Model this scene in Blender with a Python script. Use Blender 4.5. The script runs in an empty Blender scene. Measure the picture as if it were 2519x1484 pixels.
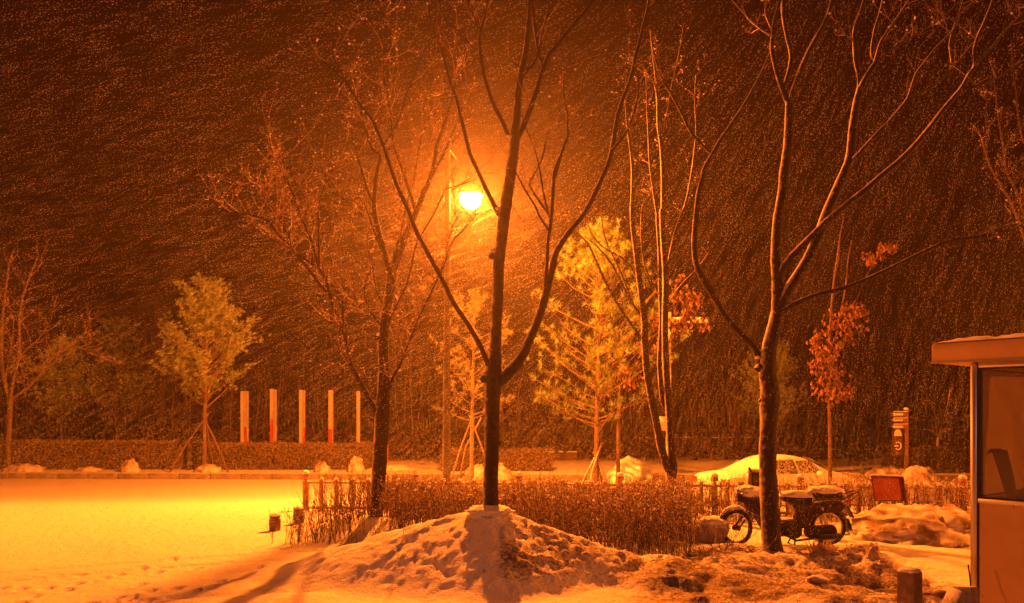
import bpy, bmesh, math, random
import numpy as np
from mathutils import Vector, Matrix, noise as mnoise

S = bpy.context.scene
R = math.radians
random.seed(7)
# ------------------------------------------------------------------ camera, sky, exposure
CAMH, FPX, CX, HY = 1.94, 1976.0, 1259.0, 1020.0      # eye height; focal length / axis / horizon in pixels of a 2518 px wide picture
cam = bpy.data.cameras.new("camera")
cam.sensor_width = 36.0
cam.lens = 36.0 * FPX / 2518.0
cam.shift_x = 0.0
cam.shift_y = (HY - 742.0) / 2518.0
cam.clip_start, cam.clip_end = 0.1, 2000.0
camo = bpy.data.objects.new("camera", cam)
S.collection.objects.link(camo)
camo.location = (0, 0, CAMH)
camo.rotation_euler = (R(90), 0, 0)
S.camera = camo

w = bpy.data.worlds.new("World")
S.world = w
w.use_nodes = True
wn, wl = w.node_tree.nodes, w.node_tree.links
wn.clear()
wo = wn.new("ShaderNodeOutputWorld")
bg = wn.new("ShaderNodeBackground")
sky = wn.new("ShaderNodeTexSky")
sky.sky_type = 'NISHITA'
sky.sun_disc = False
sky.sun_elevation = R(-6)
sky.sun_rotation = R(180)
mx = wn.new("ShaderNodeMix"); mx.data_type = 'RGBA'
mx.inputs[0].default_value = 0.96
mx.inputs[7].default_value = (0.014, 0.0005, 0.0004, 1)       # low snow cloud lit from below by the town
wl.new(sky.outputs[0], mx.inputs[6])
wl.new(mx.outputs[2], bg.inputs[0])
bg.inputs[1].default_value = 1.0
wl.new(bg.outputs[0], wo.inputs[0])

S.view_settings.view_transform = 'Standard'
S.view_settings.look = 'None'
S.view_settings.exposure = 0.0
S.view_settings.gamma = 1.0
S.render.engine = 'CYCLES'
cy = S.cycles
cy.max_bounces = 6
cy.diffuse_bounces = 2
cy.glossy_bounces = 2
cy.transmission_bounces = 4
cy.transparent_max_bounces = 12
cy.volume_bounces = 1
cy.use_denoising = True
cy.sample_clamp_indirect = 4.0
cy.caustics_reflective = False
cy.caustics_refractive = False

SODIUM = (1.0, 0.176, 0.011)
LAMP_W = 34000.0

# ------------------------------------------------------------------ helpers
def link(o):
    S.collection.objects.link(o)
    return o

def tag(o, label=None, cat=None, group=None, kind=None):
    if label: o["label"] = label
    if cat: o["category"] = cat
    if group: o["group"] = group
    if kind: o["kind"] = kind
    return o

def thing(name, label, cat, loc, rz=0.0, group=None):
    o = link(bpy.data.objects.new(name, None))
    o.empty_display_size = 0.2
    o.location = loc
    o.rotation_euler = (0, 0, rz)
    return tag(o, label, cat, group)

def copy_thing(src, loc, rz, label, scale=1.0):
    c = link(src.copy())
    c.location = loc; c.rotation_euler = (0, 0, rz); c.scale = (scale,) * 3
    c["label"] = label
    for ch in list(src.children):
        k = link(ch.copy()); k.parent = c
        for g in list(ch.children):
            q = link(g.copy()); q.parent = k
    return c

def at(u, v, Y):
    return Vector(((u - CX) * Y / FPX, Y, CAMH - (v - HY) * Y / FPX))

def smooth(a, b, x):
    t = np.clip((np.asarray(x, float) - a) / (b - a), 0, 1)
    return t * t * (3 - 2 * t)

class MB:
    """collects shapes and links them as ONE mesh object"""
    def __init__(s): s.v, s.f, s.m = [], [], []
    def add(s, vs, fs, mi=0):
        o = len(s.v)
        s.v.extend([tuple(p) for p in vs])
        s.f.extend([tuple(i + o for i in f) for f in fs])
        s.m.extend([mi] * len(fs))
        return s
    def bm(s, b, mi=0):
        b.verts.ensure_lookup_table(); b.verts.index_update()
        s.add([v.co.copy() for v in b.verts], [[v.index for v in f.verts] for f in b.faces], mi)
        b.free(); return s
    def box(s, c, size, rot=None, bevel=0.0, mi=0, seg=2):
        b = bmesh.new(); bmesh.ops.create_cube(b, size=1.0)
        for v in b.verts: v.co = Vector((v.co.x * size[0], v.co.y * size[1], v.co.z * size[2]))
        if bevel > 0: bmesh.ops.bevel(b, geom=b.edges[:], offset=bevel, segments=seg, affect='EDGES', profile=0.5)
        if rot is not None:
            for v in b.verts: v.co = rot @ v.co
        for v in b.verts: v.co += Vector(c)
        return s.bm(b, mi)
    def bar(s, a, b, wd, th, mi=0, bevel=0.0, up=Vector((0, 0, 1))):
        a, b = Vector(a), Vector(b); d = (b - a); L = d.length; d.normalize()
        x = d.cross(up)
        if x.length < 1e-4: x = Vector((1, 0, 0))
        x.normalize(); y = x.cross(d)
        rot = Matrix((x, d, y)).transposed()
        return s.box((a + b) / 2, (wd, L, th), rot, bevel, mi)
    def tube(s, pts, rad, n=8, mi=0, cap=True, wob=0.0):
        pts = [Vector(p) for p in pts]
        if not hasattr(rad, '__len__'): rad = [rad] * len(pts)
        vs, fs = [], []
        t0 = (pts[1] - pts[0]).normalized()
        nx = t0.cross(Vector((0.31, 0.94, 0.13)))
        if nx.length < 1e-3: nx = t0.cross(Vector((1, 0, 0)))
        nx.normalize()
        for i, p in enumerate(pts):
            if i == 0: t = pts[1] - pts[0]
            elif i == len(pts) - 1: t = pts[-1] - pts[-2]
            else: t = pts[i + 1] - pts[i - 1]
            t.normalize()
            nx = nx - t * nx.dot(t); nx.normalize()
            ny = t.cross(nx)
            for k in range(n):
                a = 2 * math.pi * k / n
                r = rad[i]
                if wob: r *= 1 + wob * (mnoise.noise(p * 9 + Vector((math.cos(a), math.sin(a), 0)) * 1.3) + .5 * mnoise.noise(p * 30 + Vector((k, 0, 0))))
                vs.append(p + nx * (r * math.cos(a)) + ny * (r * math.sin(a)))
        for i in range(len(pts) - 1):
            for k in range(n):
                a, b = i * n + k, i * n + (k + 1) % n
                fs.append((a, b, b + n, a + n))
        if cap:
            fs.append(tuple(range(n))[::-1])
            fs.append(tuple(range((len(pts) - 1) * n, len(pts) * n)))
        return s.add(vs, fs, mi)
    def lathe(s, c, prof, n=16, mi=0, axis=None):
        vs, fs = [], []
        for r, z in prof:
            for k in range(n):
                a = 2 * math.pi * k / n
                p = Vector((r * math.cos(a), r * math.sin(a), z))
                if axis is not None: p = axis @ p
                vs.append(p + Vector(c))
        for i in range(len(prof) - 1):
            for k in range(n):
                a, b = i * n + k, i * n + (k + 1) % n
                fs.append((a, b, b + n, a + n))
        fs.append(tuple(range(n))[::-1]); fs.append(tuple(range((len(prof) - 1) * n, len(prof) * n)))
        return s.add(vs, fs, mi)
    def blob(s, c, size, amp=0.08, freq=3.0, seed=0.0, nu=28, nv=14, p=1.0, bottom=-1.0, mi=0, rot=None):
        """lumpy closed form; p<1 makes it boxier; bottom clips it flat (in units of its half height)"""
        vs, fs = [], []
        se = lambda x, e: math.copysign(abs(x) ** e, x)
        for j in range(nv + 1):
            ph = -math.pi / 2 + math.pi * j / nv
            for k in range(nu):
                th = 2 * math.pi * k / nu
                q = Vector((se(math.cos(ph), p) * se(math.cos(th), p), se(math.cos(ph), p) * se(math.sin(th), p), se(math.sin(ph), p)))
                d = 1 + amp * mnoise.noise(q * freq + Vector((seed, seed * 1.7, 3.1))) + amp * .5 * mnoise.noise(q * freq * 2.6 + Vector((seed, 9, 1)))
                q = q * d
                if q.z < bottom: q.z = bottom
                q = Vector((q.x * size[0], q.y * size[1], q.z * size[2]))
                if rot is not None: q = rot @ q
                vs.append(q + Vector(c))
        for j in range(nv):
            for k in range(nu):
                a, b = j * nu + k, j * nu + (k + 1) % nu
                fs.append((a, b, b + nu, a + nu))
        return s.add(vs, fs, mi)
    def poly(s, pts, off, mi=0):
        """flat outline given real thickness by the vector off"""
        pts = [Vector(p) for p in pts]; off = Vector(off); n = len(pts)
        vs = pts + [p + off for p in pts]
        fs = [tuple(range(n)), tuple(range(n, 2 * n))[::-1]]
        for i in range(n):
            j = (i + 1) % n
            fs.append((i, i + n, j + n, j))
        return s.add(vs, fs, mi)
    def build(s, name, mats, parent=None, base=None, shade=True, fix=True):
        me = bpy.data.meshes.new(name)
        off = Vector((0, 0, 0))
        if base is not None: off = Vector(base)
        if len(s.v):
            co = np.array([tuple(p) for p in s.v], float) - np.array(off)
            me.from_pydata(co.tolist(), [], s.f)
        if not isinstance(mats, (list, tuple)): mats = [mats]
        for m in mats: me.materials.append(m)
        if any(s.m): me.polygons.foreach_set("material_index", s.m)
        me.update()
        if fix:
            b = bmesh.new(); b.from_mesh(me); bmesh.ops.recalc_face_normals(b, faces=b.faces); b.to_mesh(me); b.free()
        o = link(bpy.data.objects.new(name, me))
        if parent is not None: o.parent = parent
        elif base is not None: o.location = off
        if shade:
            me.polygons.foreach_set("use_smooth", [True] * len(me.polygons))
            try: me.set_sharp_from_angle(angle=R(42))
            except Exception: pass
        return o

def part(mb, name, mat, parent, world=True, **k):
    """a part whose coordinates are given in world space (world=True) or in the thing's own space"""
    if world:
        inv = Matrix.Translation(parent.location) @ parent.rotation_euler.to_matrix().to_4x4()
        inv = inv.inverted()
        mb.v = [tuple(inv @ Vector(p)) for p in mb.v]
    return mb.build(name, mat, parent, **k)

def sub(mb, name, mat, prt, **k):
    """a sub-part; coordinates in its thing's own space (parts sit at their thing's origin)"""
    return mb.build(name, mat, prt, **k)

# ------------------------------------------------------------------ materials
def nt(name):
    m = bpy.data.materials.new(name); m.use_nodes = True
    n, l = m.node_tree.nodes, m.node_tree.links
    n.clear()
    out = n.new("ShaderNodeOutputMaterial")
    return m, n, l, out

def pbsdf(n, col, rough=0.7, metal=0.0, spec=0.3):
    b = n.new("ShaderNodeBsdfPrincipled")
    b.inputs["Base Color"].default_value = (*col, 1)
    b.inputs["Roughness"].default_value = rough
    b.inputs["Metallic"].default_value = metal
    b.inputs["Specular IOR Level"].default_value = spec
    return b

def noise(n, l, scale, detail=4.0, rough=0.55, coord="Object"):
    tc = n.new("ShaderNodeTexCoord")
    t = n.new("ShaderNodeTexNoise")
    t.inputs["Scale"].default_value = scale
    t.inputs["Detail"].default_value = detail
    t.inputs["Roughness"].default_value = rough
    l.new(tc.outputs[coord], t.inputs["Vector"])
    return t

def ramp(n, l, src, stops):
    r = n.new("ShaderNodeValToRGB")
    while len(r.color_ramp.elements) < len(stops): r.color_ramp.elements.new(0.5)
    for e, (p, c) in zip(r.color_ramp.elements, stops):
        e.position = p
        e.color = (*c, 1) if len(c) == 3 else c
    l.new(src, r.inputs[0])
    return r

def mat(name, c1, c2=None, scale=8.0, rough=0.7, metal=0.0, bump=0.0, bscale=None, spec=0.3, snow=0.0, lo=0.35, hi=0.65, snowcol=(0.8, 0.8, 0.82), sdir=(0, 0, 1), s0=0.45, s1=0.7, stretch=None):
    """surface with noisy colour, bump and (snow>0) real snow settled where the surface faces sdir"""
    m, n, l, out = nt(name)
    b = pbsdf(n, c1, rough, metal, spec)
    col = None
    if c2 is not None:
        t = noise(n, l, scale)
        r = ramp(n, l, t.outputs[0], [(lo, c1), (hi, c2)])
        col = r.outputs[0]
        l.new(col, b.inputs["Base Color"])
    if bump > 0:
        tb = noise(n, l, bscale or scale * 3, 6.0, 0.6)
        bp = n.new("ShaderNodeBump"); bp.inputs["Strength"].default_value = bump; bp.inputs["Distance"].default_value = 0.02
        l.new(tb.outputs[0], bp.inputs["Height"]); l.new(bp.outputs[0], b.inputs["Normal"])
    if snow > 0:
        g = n.new("ShaderNodeNewGeometry")
        d = n.new("ShaderNodeVectorMath"); d.operation = 'DOT_PRODUCT'
        dv = Vector(sdir).normalized()
        d.inputs[1].default_value = dv
        l.new(g.outputs["Normal"], d.inputs[0])
        ts = noise(n, l, 14.0, 3.0, 0.7)
        ma = n.new("ShaderNodeMath"); ma.operation = 'MULTIPLY_ADD'
        ma.inputs[1].default_value = 0.9; ma.inputs[2].default_value = -0.45
        l.new(ts.outputs[0], ma.inputs[0])
        ad = n.new("ShaderNodeMath"); ad.operation = 'ADD'
        l.new(d.outputs["Value"], ad.inputs[0]); l.new(ma.outputs[0], ad.inputs[1])
        mr = n.new("ShaderNodeMapRange"); mr.inputs[1].default_value = s0; mr.inputs[2].default_value = s1
        mr.inputs[3].default_value = 0.0; mr.inputs[4].default_value = snow
        l.new(ad.outputs[0], mr.inputs[0])
        sb = pbsdf(n, snowcol, 0.75, 0, 0.2)
        mxs = n.new("ShaderNodeMixShader")
        l.new(mr.outputs[0], mxs.inputs[0]); l.new(b.outputs[0], mxs.inputs[1]); l.new(sb.outputs[0], mxs.inputs[2])
        l.new(mxs.outputs[0], out.inputs[0])
    else:
        l.new(b.outputs[0], out.inputs[0])
    return m

def leafmat(name, c1, c2, scale=3.0, trans=0.35):
    m, n, l, out = nt(name)
    t = noise(n, l, scale, 3)
    r = ramp(n, l, t.outputs[0], [(0.35, c1), (0.65, c2)])
    d = n.new("ShaderNodeBsdfDiffuse"); tr = n.new("ShaderNodeBsdfTranslucent")
    l.new(r.outputs[0], d.inputs[0]); l.new(r.outputs[0], tr.inputs[0])
    x = n.new("ShaderNodeMixShader"); x.inputs[0].default_value = trans
    l.new(d.outputs[0], x.inputs[1]); l.new(tr.outputs[0], x.inputs[2]); l.new(x.outputs[0], out.inputs[0])
    return m

def snowmat(name, dirt_shade=False):
    m, n, l, out = nt(name)
    b = pbsdf(n, (0.82, 0.83, 0.86), 0.65, 0, 0.25)
    t1 = noise(n, l, 38.0, 5.0, 0.7)
    t2 = noise(n, l, 7.0, 4.0, 0.6)
    a = n.new("ShaderNodeMath"); a.operation = 'MULTIPLY_ADD'; a.inputs[1].default_value = 2.2
    l.new(t2.outputs[0], a.inputs[0]); l.new(t1.outputs[0], a.inputs[2])
    bp = n.new("ShaderNodeBump"); bp.inputs["Strength"].default_value = 0.6; bp.inputs["Distance"].default_value = 0.04
    l.new(a.outputs[0], bp.inputs["Height"]); l.new(bp.outputs[0], b.inputs["Normal"])
    if dirt_shade:
        at_ = n.new("ShaderNodeAttribute"); at_.attribute_name = "dirt"  # per-vertex mask: dirt, with some shade painted in
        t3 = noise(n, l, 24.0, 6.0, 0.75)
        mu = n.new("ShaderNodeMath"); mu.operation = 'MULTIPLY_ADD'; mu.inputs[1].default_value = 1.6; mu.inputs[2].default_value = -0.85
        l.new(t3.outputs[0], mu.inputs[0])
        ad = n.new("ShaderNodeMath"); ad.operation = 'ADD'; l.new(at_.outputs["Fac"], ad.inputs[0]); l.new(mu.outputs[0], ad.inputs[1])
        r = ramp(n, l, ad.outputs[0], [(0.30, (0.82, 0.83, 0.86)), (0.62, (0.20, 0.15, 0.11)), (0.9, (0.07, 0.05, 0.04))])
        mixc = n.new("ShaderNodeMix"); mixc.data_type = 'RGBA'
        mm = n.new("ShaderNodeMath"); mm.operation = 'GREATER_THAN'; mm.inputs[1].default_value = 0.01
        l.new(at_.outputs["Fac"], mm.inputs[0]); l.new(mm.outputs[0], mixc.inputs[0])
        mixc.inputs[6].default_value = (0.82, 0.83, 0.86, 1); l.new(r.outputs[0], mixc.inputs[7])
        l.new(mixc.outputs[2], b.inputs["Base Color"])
    l.new(b.outputs[0], out.inputs[0])
    return m

WIND = (-0.80, -0.42, 0.42)                            # side of things the storm plasters with snow
M = {}
M['snow'] = snowmat("snow")
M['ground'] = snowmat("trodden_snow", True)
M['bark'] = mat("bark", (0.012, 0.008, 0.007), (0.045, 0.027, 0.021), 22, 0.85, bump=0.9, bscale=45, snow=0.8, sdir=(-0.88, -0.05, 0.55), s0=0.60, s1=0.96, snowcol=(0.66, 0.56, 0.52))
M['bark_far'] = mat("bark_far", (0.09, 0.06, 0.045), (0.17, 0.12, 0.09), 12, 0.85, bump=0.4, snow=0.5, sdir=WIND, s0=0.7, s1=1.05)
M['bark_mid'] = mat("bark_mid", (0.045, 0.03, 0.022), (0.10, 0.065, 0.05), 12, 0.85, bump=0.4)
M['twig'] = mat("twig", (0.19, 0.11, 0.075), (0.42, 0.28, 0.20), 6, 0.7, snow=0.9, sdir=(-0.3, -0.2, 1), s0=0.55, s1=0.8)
M['stem'] = mat("hedge_stem", (0.06, 0.034, 0.022), (0.17, 0.095, 0.06), 9, 0.8, snow=0.8, sdir=(-0.3, -0.2, 1), s0=0.5, s1=0.75)
M['bud'] = leafmat("hedge_leaf", (0.22, 0.13, 0.08), (0.80, 0.72, 0.64), 40, 0.3)
M['farleaf'] = leafmat("far_hedge_leaf", (0.10, 0.07, 0.04), (0.30, 0.24, 0.17), 12, 0.25)
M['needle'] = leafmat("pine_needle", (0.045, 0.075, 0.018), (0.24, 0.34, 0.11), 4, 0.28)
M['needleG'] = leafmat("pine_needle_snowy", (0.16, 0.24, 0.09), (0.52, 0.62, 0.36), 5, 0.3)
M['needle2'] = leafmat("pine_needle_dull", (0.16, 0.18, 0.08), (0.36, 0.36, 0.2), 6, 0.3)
M['oakleaf'] = leafmat("brown_oak_leaf", (0.09, 0.042, 0.026), (0.30, 0.17, 0.10), 16, 0.28)
M['darkleaf'] = leafmat("dark_bush", (0.08, 0.06, 0.04), (0.20, 0.14, 0.09), 5, 0.2)
M['fence'] = mat("fence_paint", (0.22, 0.10, 0.06), (0.36, 0.18, 0.11), 7, 0.8, bump=0.3, snow=0.9, s0=0.55, s1=0.75)
M['kerb'] = mat("kerb_stone", (0.16, 0.14, 0.12), (0.26, 0.23, 0.20), 3, 0.85, bump=0.3, snow=1.0, s0=0.6, s1=0.8)
M['stone'] = mat("stone", (0.26, 0.22, 0.18), (0.42, 0.36, 0.30), 9, 0.85, bump=0.5, snow=0.95, s0=0.35, s1=0.6)
M['brownstone'] = mat("brown_stone", (0.13, 0.08, 0.05), (0.24, 0.15, 0.10), 14, 0.85, bump=0.6)
M['log'] = mat("log_bollard", (0.10, 0.06, 0.04), (0.20, 0.12, 0.08), 12, 0.85, bump=0.6, snow=0.9, s0=0.5, s1=0.7)
M['black'] = mat("black_plastic", (0.010, 0.009, 0.009), (0.022, 0.020, 0.02), 14, 0.5, bump=0.1, snow=0.25, s0=0.75, s1=1.0)
M['rubber'] = mat("rubber", (0.014, 0.013, 0.013), (0.03, 0.028, 0.027), 30, 0.85, bump=0.3, snow=0.35, s0=0.6, s1=1.0)
M['redpaint'] = mat("dark_red_paint", (0.022, 0.008, 0.007), (0.036, 0.012, 0.010), 10, 0.4, snow=0.4, s0=0.6, s1=0.9)
M['chrome'] = mat("dull_chrome", (0.35, 0.34, 0.33), (0.5, 0.49, 0.47), 20, 0.35, 0.9)
M['spoke'] = mat("spoke_steel", (0.30, 0.29, 0.28), None, 20, 0.4, 0.8)
M['seat'] = mat("seat_vinyl", (0.012, 0.011, 0.011), (0.02, 0.018, 0.018), 8, 0.55, snow=0.3, s0=0.7, s1=1.0)
M['lens_red'] = mat("red_lens", (0.45, 0.02, 0.012), (0.55, 0.04, 0.02), 20, 0.25, spec=0.5)
M['headlens'] = mat("dark_lens", (0.05, 0.045, 0.04), (0.09, 0.08, 0.07), 12, 0.12, spec=0.6)
M['lens_clear'] = mat("clear_lens", (0.55, 0.52, 0.48), None, 20, 0.15, spec=0.5)
M['carpaint'] = mat("white_car_paint", (0.62, 0.60, 0.56), (0.7, 0.68, 0.64), 2, 0.35, snow=1.0, s0=-0.15, s1=0.25, spec=0.5)
M['carglass'] = mat("car_window", (0.03, 0.028, 0.026), (0.62, 0.62, 0.64), 26, 0.5, bump=0.5, bscale=30, lo=0.46, hi=0.60)
M['white'] = mat("white_board", (0.62, 0.60, 0.57), (0.74, 0.72, 0.69), 3, 0.5, snow=0.5)
M['postwhite'] = mat("grey_white_board", (0.40, 0.38, 0.36), (0.52, 0.50, 0.47), 3, 0.55)
M['red'] = mat("red_board", (0.40, 0.055, 0.03), (0.5, 0.07, 0.04), 3, 0.55)
M['signred'] = mat("weathered_red_sign", (0.26, 0.035, 0.025), (0.34, 0.09, 0.05), 5, 0.6, bump=0.1, snow=0.9, s0=0.6, s1=0.8)
M['signwood'] = mat("sign_wood", (0.12, 0.06, 0.036), (0.20, 0.10, 0.06), 9, 0.7, snow=0.9, s0=0.6, s1=0.8)
M['steel'] = mat("lamp_post_steel", (0.06, 0.055, 0.05), (0.11, 0.10, 0.09), 6, 0.6, 0.3, snow=0.4, sdir=WIND, s0=0.8, s1=1.1)
M['stainless'] = mat("stainless", (0.45, 0.42, 0.40), (0.55, 0.52, 0.5), 3, 0.32, 0.85)
M['panel'] = mat("painted_panel", (0.46, 0.27, 0.10), (0.58, 0.36, 0.15), 1.6, 0.42, bump=0.08, bscale=2.5, spec=0.45, lo=0.3, hi=0.7)
M['seal'] = mat("window_seal", (0.012, 0.011, 0.011), None, 5, 0.6)
M['fabric'] = mat("dark_fabric", (0.02, 0.017, 0.016), (0.045, 0.036, 0.032), 18, 0.9, bump=0.3)
M['board'] = mat("dark_board", (0.05, 0.03, 0.022), (0.09, 0.055, 0.04), 9, 0.8, snow=0.6)
M['dirtysnow'] = mat("dirty_snow", (0.24, 0.17, 0.12), (0.66, 0.64, 0.64), 3.6, 0.8, bump=0.7, bscale=18, lo=0.38, hi=0.62)  # brown mottled heap snow; dimness of the far heaps is put into its colour
M['grass'] = leafmat("dead_grass", (0.30, 0.22, 0.14), (0.62, 0.52, 0.40), 9, 0.25)
M['woods'] = mat("dark_wood", (0.07, 0.045, 0.03), (0.15, 0.10, 0.07), 2, 0.9)

def glassmat(nm, f0, f1):
    m, n, l, out = nt(nm)
    tr = n.new("ShaderNodeBsdfTransparent"); tr.inputs[0].default_value = (0.86, 0.84, 0.82, 1)
    gl = n.new("ShaderNodeBsdfGlossy"); gl.inputs["Roughness"].default_value = 0.05
    df = n.new("ShaderNodeBsdfDiffuse"); df.inputs[0].default_value = (0.75, 0.62, 0.46, 1)
    tl = n.new("ShaderNodeBsdfTranslucent"); tl.inputs[0].default_value = (0.75, 0.62, 0.46, 1)
    fz = n.new("ShaderNodeMixShader"); fz.inputs[0].default_value = 0.55
    l.new(df.outputs[0], fz.inputs[1]); l.new(tl.outputs[0], fz.inputs[2])
    a = n.new("ShaderNodeMixShader")
    t = noise(n, l, 1.6, 3)
    mr = n.new("ShaderNodeMapRange"); mr.inputs[1].default_value = 0.3; mr.inputs[2].default_value = 0.75; mr.inputs[3].default_value = f0; mr.inputs[4].default_value = f1
    l.new(t.outputs[0], mr.inputs[0]); l.new(mr.outputs[0], a.inputs[0])
    l.new(tr.outputs[0], a.inputs[1]); l.new(fz.outputs[0], a.inputs[2])
    b = n.new("ShaderNodeMixShader"); fr = n.new("ShaderNodeFresnel"); fr.inputs[0].default_value = 1.45
    l.new(fr.outputs[0], b.inputs[0]); l.new(a.outputs[0], b.inputs[1]); l.new(gl.outputs[0], b.inputs[2])
    l.new(b.outputs[0], out.inputs[0])
    return m
M['glass'] = glassmat("window_glass", .10, .26)
M['snowglass'] = glassmat("snow_plastered_glass", .82, .96)

def globe(name, col, st):
    m, n, l, out = nt(name)
    e = n.new("ShaderNodeEmission"); e.inputs[0].default_value = (*col, 1); e.inputs[1].default_value = st
    t = n.new("ShaderNodeBsdfTransparent"); a = n.new("ShaderNodeAddShader")
    l.new(e.outputs[0], a.inputs[0]); l.new(t.outputs[0], a.inputs[1]); l.new(a.outputs[0], out.inputs[0]); return m
M['glow'] = globe("lamp_glow", (1.0, 0.62, 0.25), 9.0)
M['glow_white'] = globe("lamp_glow_white", (0.8, 0.85, 1.0), 8.0)

def flakemat():
    m, n, l, out = nt("snowflake")
    d = n.new("ShaderNodeBsdfDiffuse"); d.inputs[0].default_value = (0.75, 0.75, 0.77, 1)
    t = n.new("ShaderNodeBsdfTranslucent"); t.inputs[0].default_value = (0.75, 0.75, 0.77, 1)
    x = n.new("ShaderNodeMixShader"); x.inputs[0].default_value = 0.45
    l.new(d.outputs[0], x.inputs[1]); l.new(t.outputs[0], x.inputs[2]); l.new(x.outputs[0], out.inputs[0]); return m
M['flake'] = flakemat()

# ------------------------------------------------------------------ ground
rs = np.random.RandomState(3)
_tab = rs.rand(256, 256)
def vnoise(x, y):
    xi = np.floor(x).astype(int); yi = np.floor(y).astype(int)
    fx = x - xi; fy = y - yi
    fx = fx * fx * (3 - 2 * fx); fy = fy * fy * (3 - 2 * fy)
    g = lambda a, b: _tab[a % 256, b % 256]
    return (g(xi, yi) * (1 - fx) + g(xi + 1, yi) * fx) * (1 - fy) + (g(xi, yi + 1) * (1 - fx) + g(xi + 1, yi + 1) * fx) * fy - 0.5
def fbm(x, y, o=4):
    s, a = 0, 1.0
    for i in range(o):
        s = s + a * vnoise(x + 17.3 * i, y - 9.1 * i); x = x * 2.03; y = y * 2.03; a *= 0.5
    return s

def mound(x, y, cx, cy, h, xl, xr, yf, yb, p=1.5, e=2.0):
    dx = x - cx; dy = y - cy
    ax = np.where(dx < 0, xl, xr); ay = np.where(dy < 0, yf, yb)
    r = (np.abs(dx / ax) ** e + np.abs(dy / ay) ** e) ** (1 / e)
    t = np.clip(1 - r ** p, 0, 1)
    t = t * t / (t + .10) * 1.10
    return h * t * np.minimum(1, (0.25 + t) / 0.45) ** 0.6

FOOT = [(random.uniform(-6.4, -2.6), random.uniform(7.0, 10.4)) for _ in range(34)]
FOOT += [(-5.3 + .12 * (i % 2) + .05 * i, 7.2 + .34 * i) for i in range(12)] + [(-3.4 - .16 * (i % 2) - .10 * i, 7.1 + .3 * i) for i in range(8)]
def ground(x, y):
    x = np.asarray(x, float); y = np.asarray(y, float)
    z = -0.55 * smooth(15, 26, y) - 0.24 * smooth(-1, 3, x) * smooth(17.5, 20.5, y) * (1 - smooth(25.5, 29, y))
    mA = mound(x, y, -0.26, 9.75, 0.86, 3.15, 2.1, 1.7, 1.6, 1.05, 1.25)
    mB = mound(x, y, 3.5, 11.0, 0.15, 1.5, 1.9, 1.6, 1.2)
    mC = mound(x, y, -2.25, 13.3, 0.26, 1.5, 1.3, 1.3, 1.2)
    mR = mound(x, y, 1.7, 9.7, 0.20, 1.4, 1.5, 0.9, 1.0)
    mS = mound(x, y, 4.25, 10.2, 0.17, 0.75, 0.85, 0.55, 0.6) + mound(x, y, 3.2, 9.9, 0.06, .8, .5, .4, .5)
    m = np.maximum.reduce([mA, mC]) + mB + mR * (1 - mA / 0.8) + mS
    lump = np.clip(m * 4.5, 0, 1)
    q = x * 0.8 + y * 0.6
    z = z + m + lump * (0.05 * fbm(x * 1.7, y * 1.7, 2) + 0.020 * fbm(q * 2.2, (x * -.6 + y * .8) * 6.5 + 50, 4) + 0.024 * fbm(x * 13 + 4, y * 13, 4) * (1 + 1.0 * smooth(-.3, .3, x)))
    rough = smooth(0.9, 2.0, x) * (1 - smooth(4.9, 5.6, x)) * smooth(7.5, 8.6, y) * (1 - smooth(10.9, 11.6, y))
    z = z + rough * (0.13 * fbm(x * 2.6 + 9, y * 3.4, 5))
    z = z + 0.05 * fbm(x * .45, y * .45, 3) * (1 - smooth(12, 20, y)) + 0.009 * fbm(x * 5, y * 5, 3) * (1 - smooth(14, 22, y))
    # wheel ruts at the right
    for (yc, x0, x1, dp, wd) in ((9.35, 3.0, 5.0, .07, .09), (8.85, 4.0, 5.2, .05, .07), (8.3, 4.2, 5.3, .04, .08)):
        yy = yc + .05 * np.sin(x * 2.1)
        z = z - dp * np.exp(-((y - yy) / wd) ** 2) * smooth(x0, x0 + .5, x) * (1 - smooth(x1 - .3, x1, x))
    for (fx, fy) in FOOT:
        d2 = ((x - fx) / .055) ** 2 + ((y - fy) / .12) ** 2
        z = z - .05 * np.exp(-d2 ** 2) + .012 * np.exp(-(d2 - 2.2) ** 2)
    for r0 in (6.3, 6.95, 8.9, 9.5):                                 # faint wheel tracks curving across the yard
        rr = np.hypot(x + 1.2, (y - 2.0))
        z = z - .028 * np.exp(-((rr - r0 - .08 * np.sin(x * 1.3)) / .09) ** 2) * (1 - smooth(-2.6, -1.6, x))
    # far wheel tracks on the road
    for yc in (24.6, 25.9, 27.2, 28.4):
        z = z - .03 * np.exp(-((y - yc - .15 * np.sin(x * .3)) / .22) ** 2)
    return z
def gz(x, y): return float(ground(np.array([x]), np.array([y]))[0])

def axis(a, b, fine0, fine1, step, grow=1.12):
    xs = list(np.arange(fine0, fine1, step))
    d, x = step, xs[-1]
    while x < b: d *= grow; x += d; xs.append(x)
    d, x, pre = step, xs[0], []
    while x > a: d *= grow; x -= d; pre.append(x)
    return np.array(pre[::-1] + xs)
gx = axis(-420, 420, -6.4, 6.2, 0.032); gy = axis(-40, 600, 7.0, 13.6, 0.032, 1.06)
X, Yg = np.meshgrid(gx, gy)
Z = ground(X, Yg)
Z = Z + smooth(60, 200, Yg) * 0.0
nx_, ny_ = len(gx), len(gy)
me = bpy.data.meshes.new("snow_ground")
idx = np.arange(nx_ * ny_).reshape(ny_, nx_)
quads = np.stack([idx[:-1, :-1], idx[:-1, 1:], idx[1:, 1:], idx[1:, :-1]], -1).reshape(-1, 4)
me.vertices.add(nx_ * ny_)
me.vertices.foreach_set("co", np.stack([X, Yg, Z], -1).reshape(-1))
me.loops.add(quads.size); me.loops.foreach_set("vertex_index", quads.reshape(-1))
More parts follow.
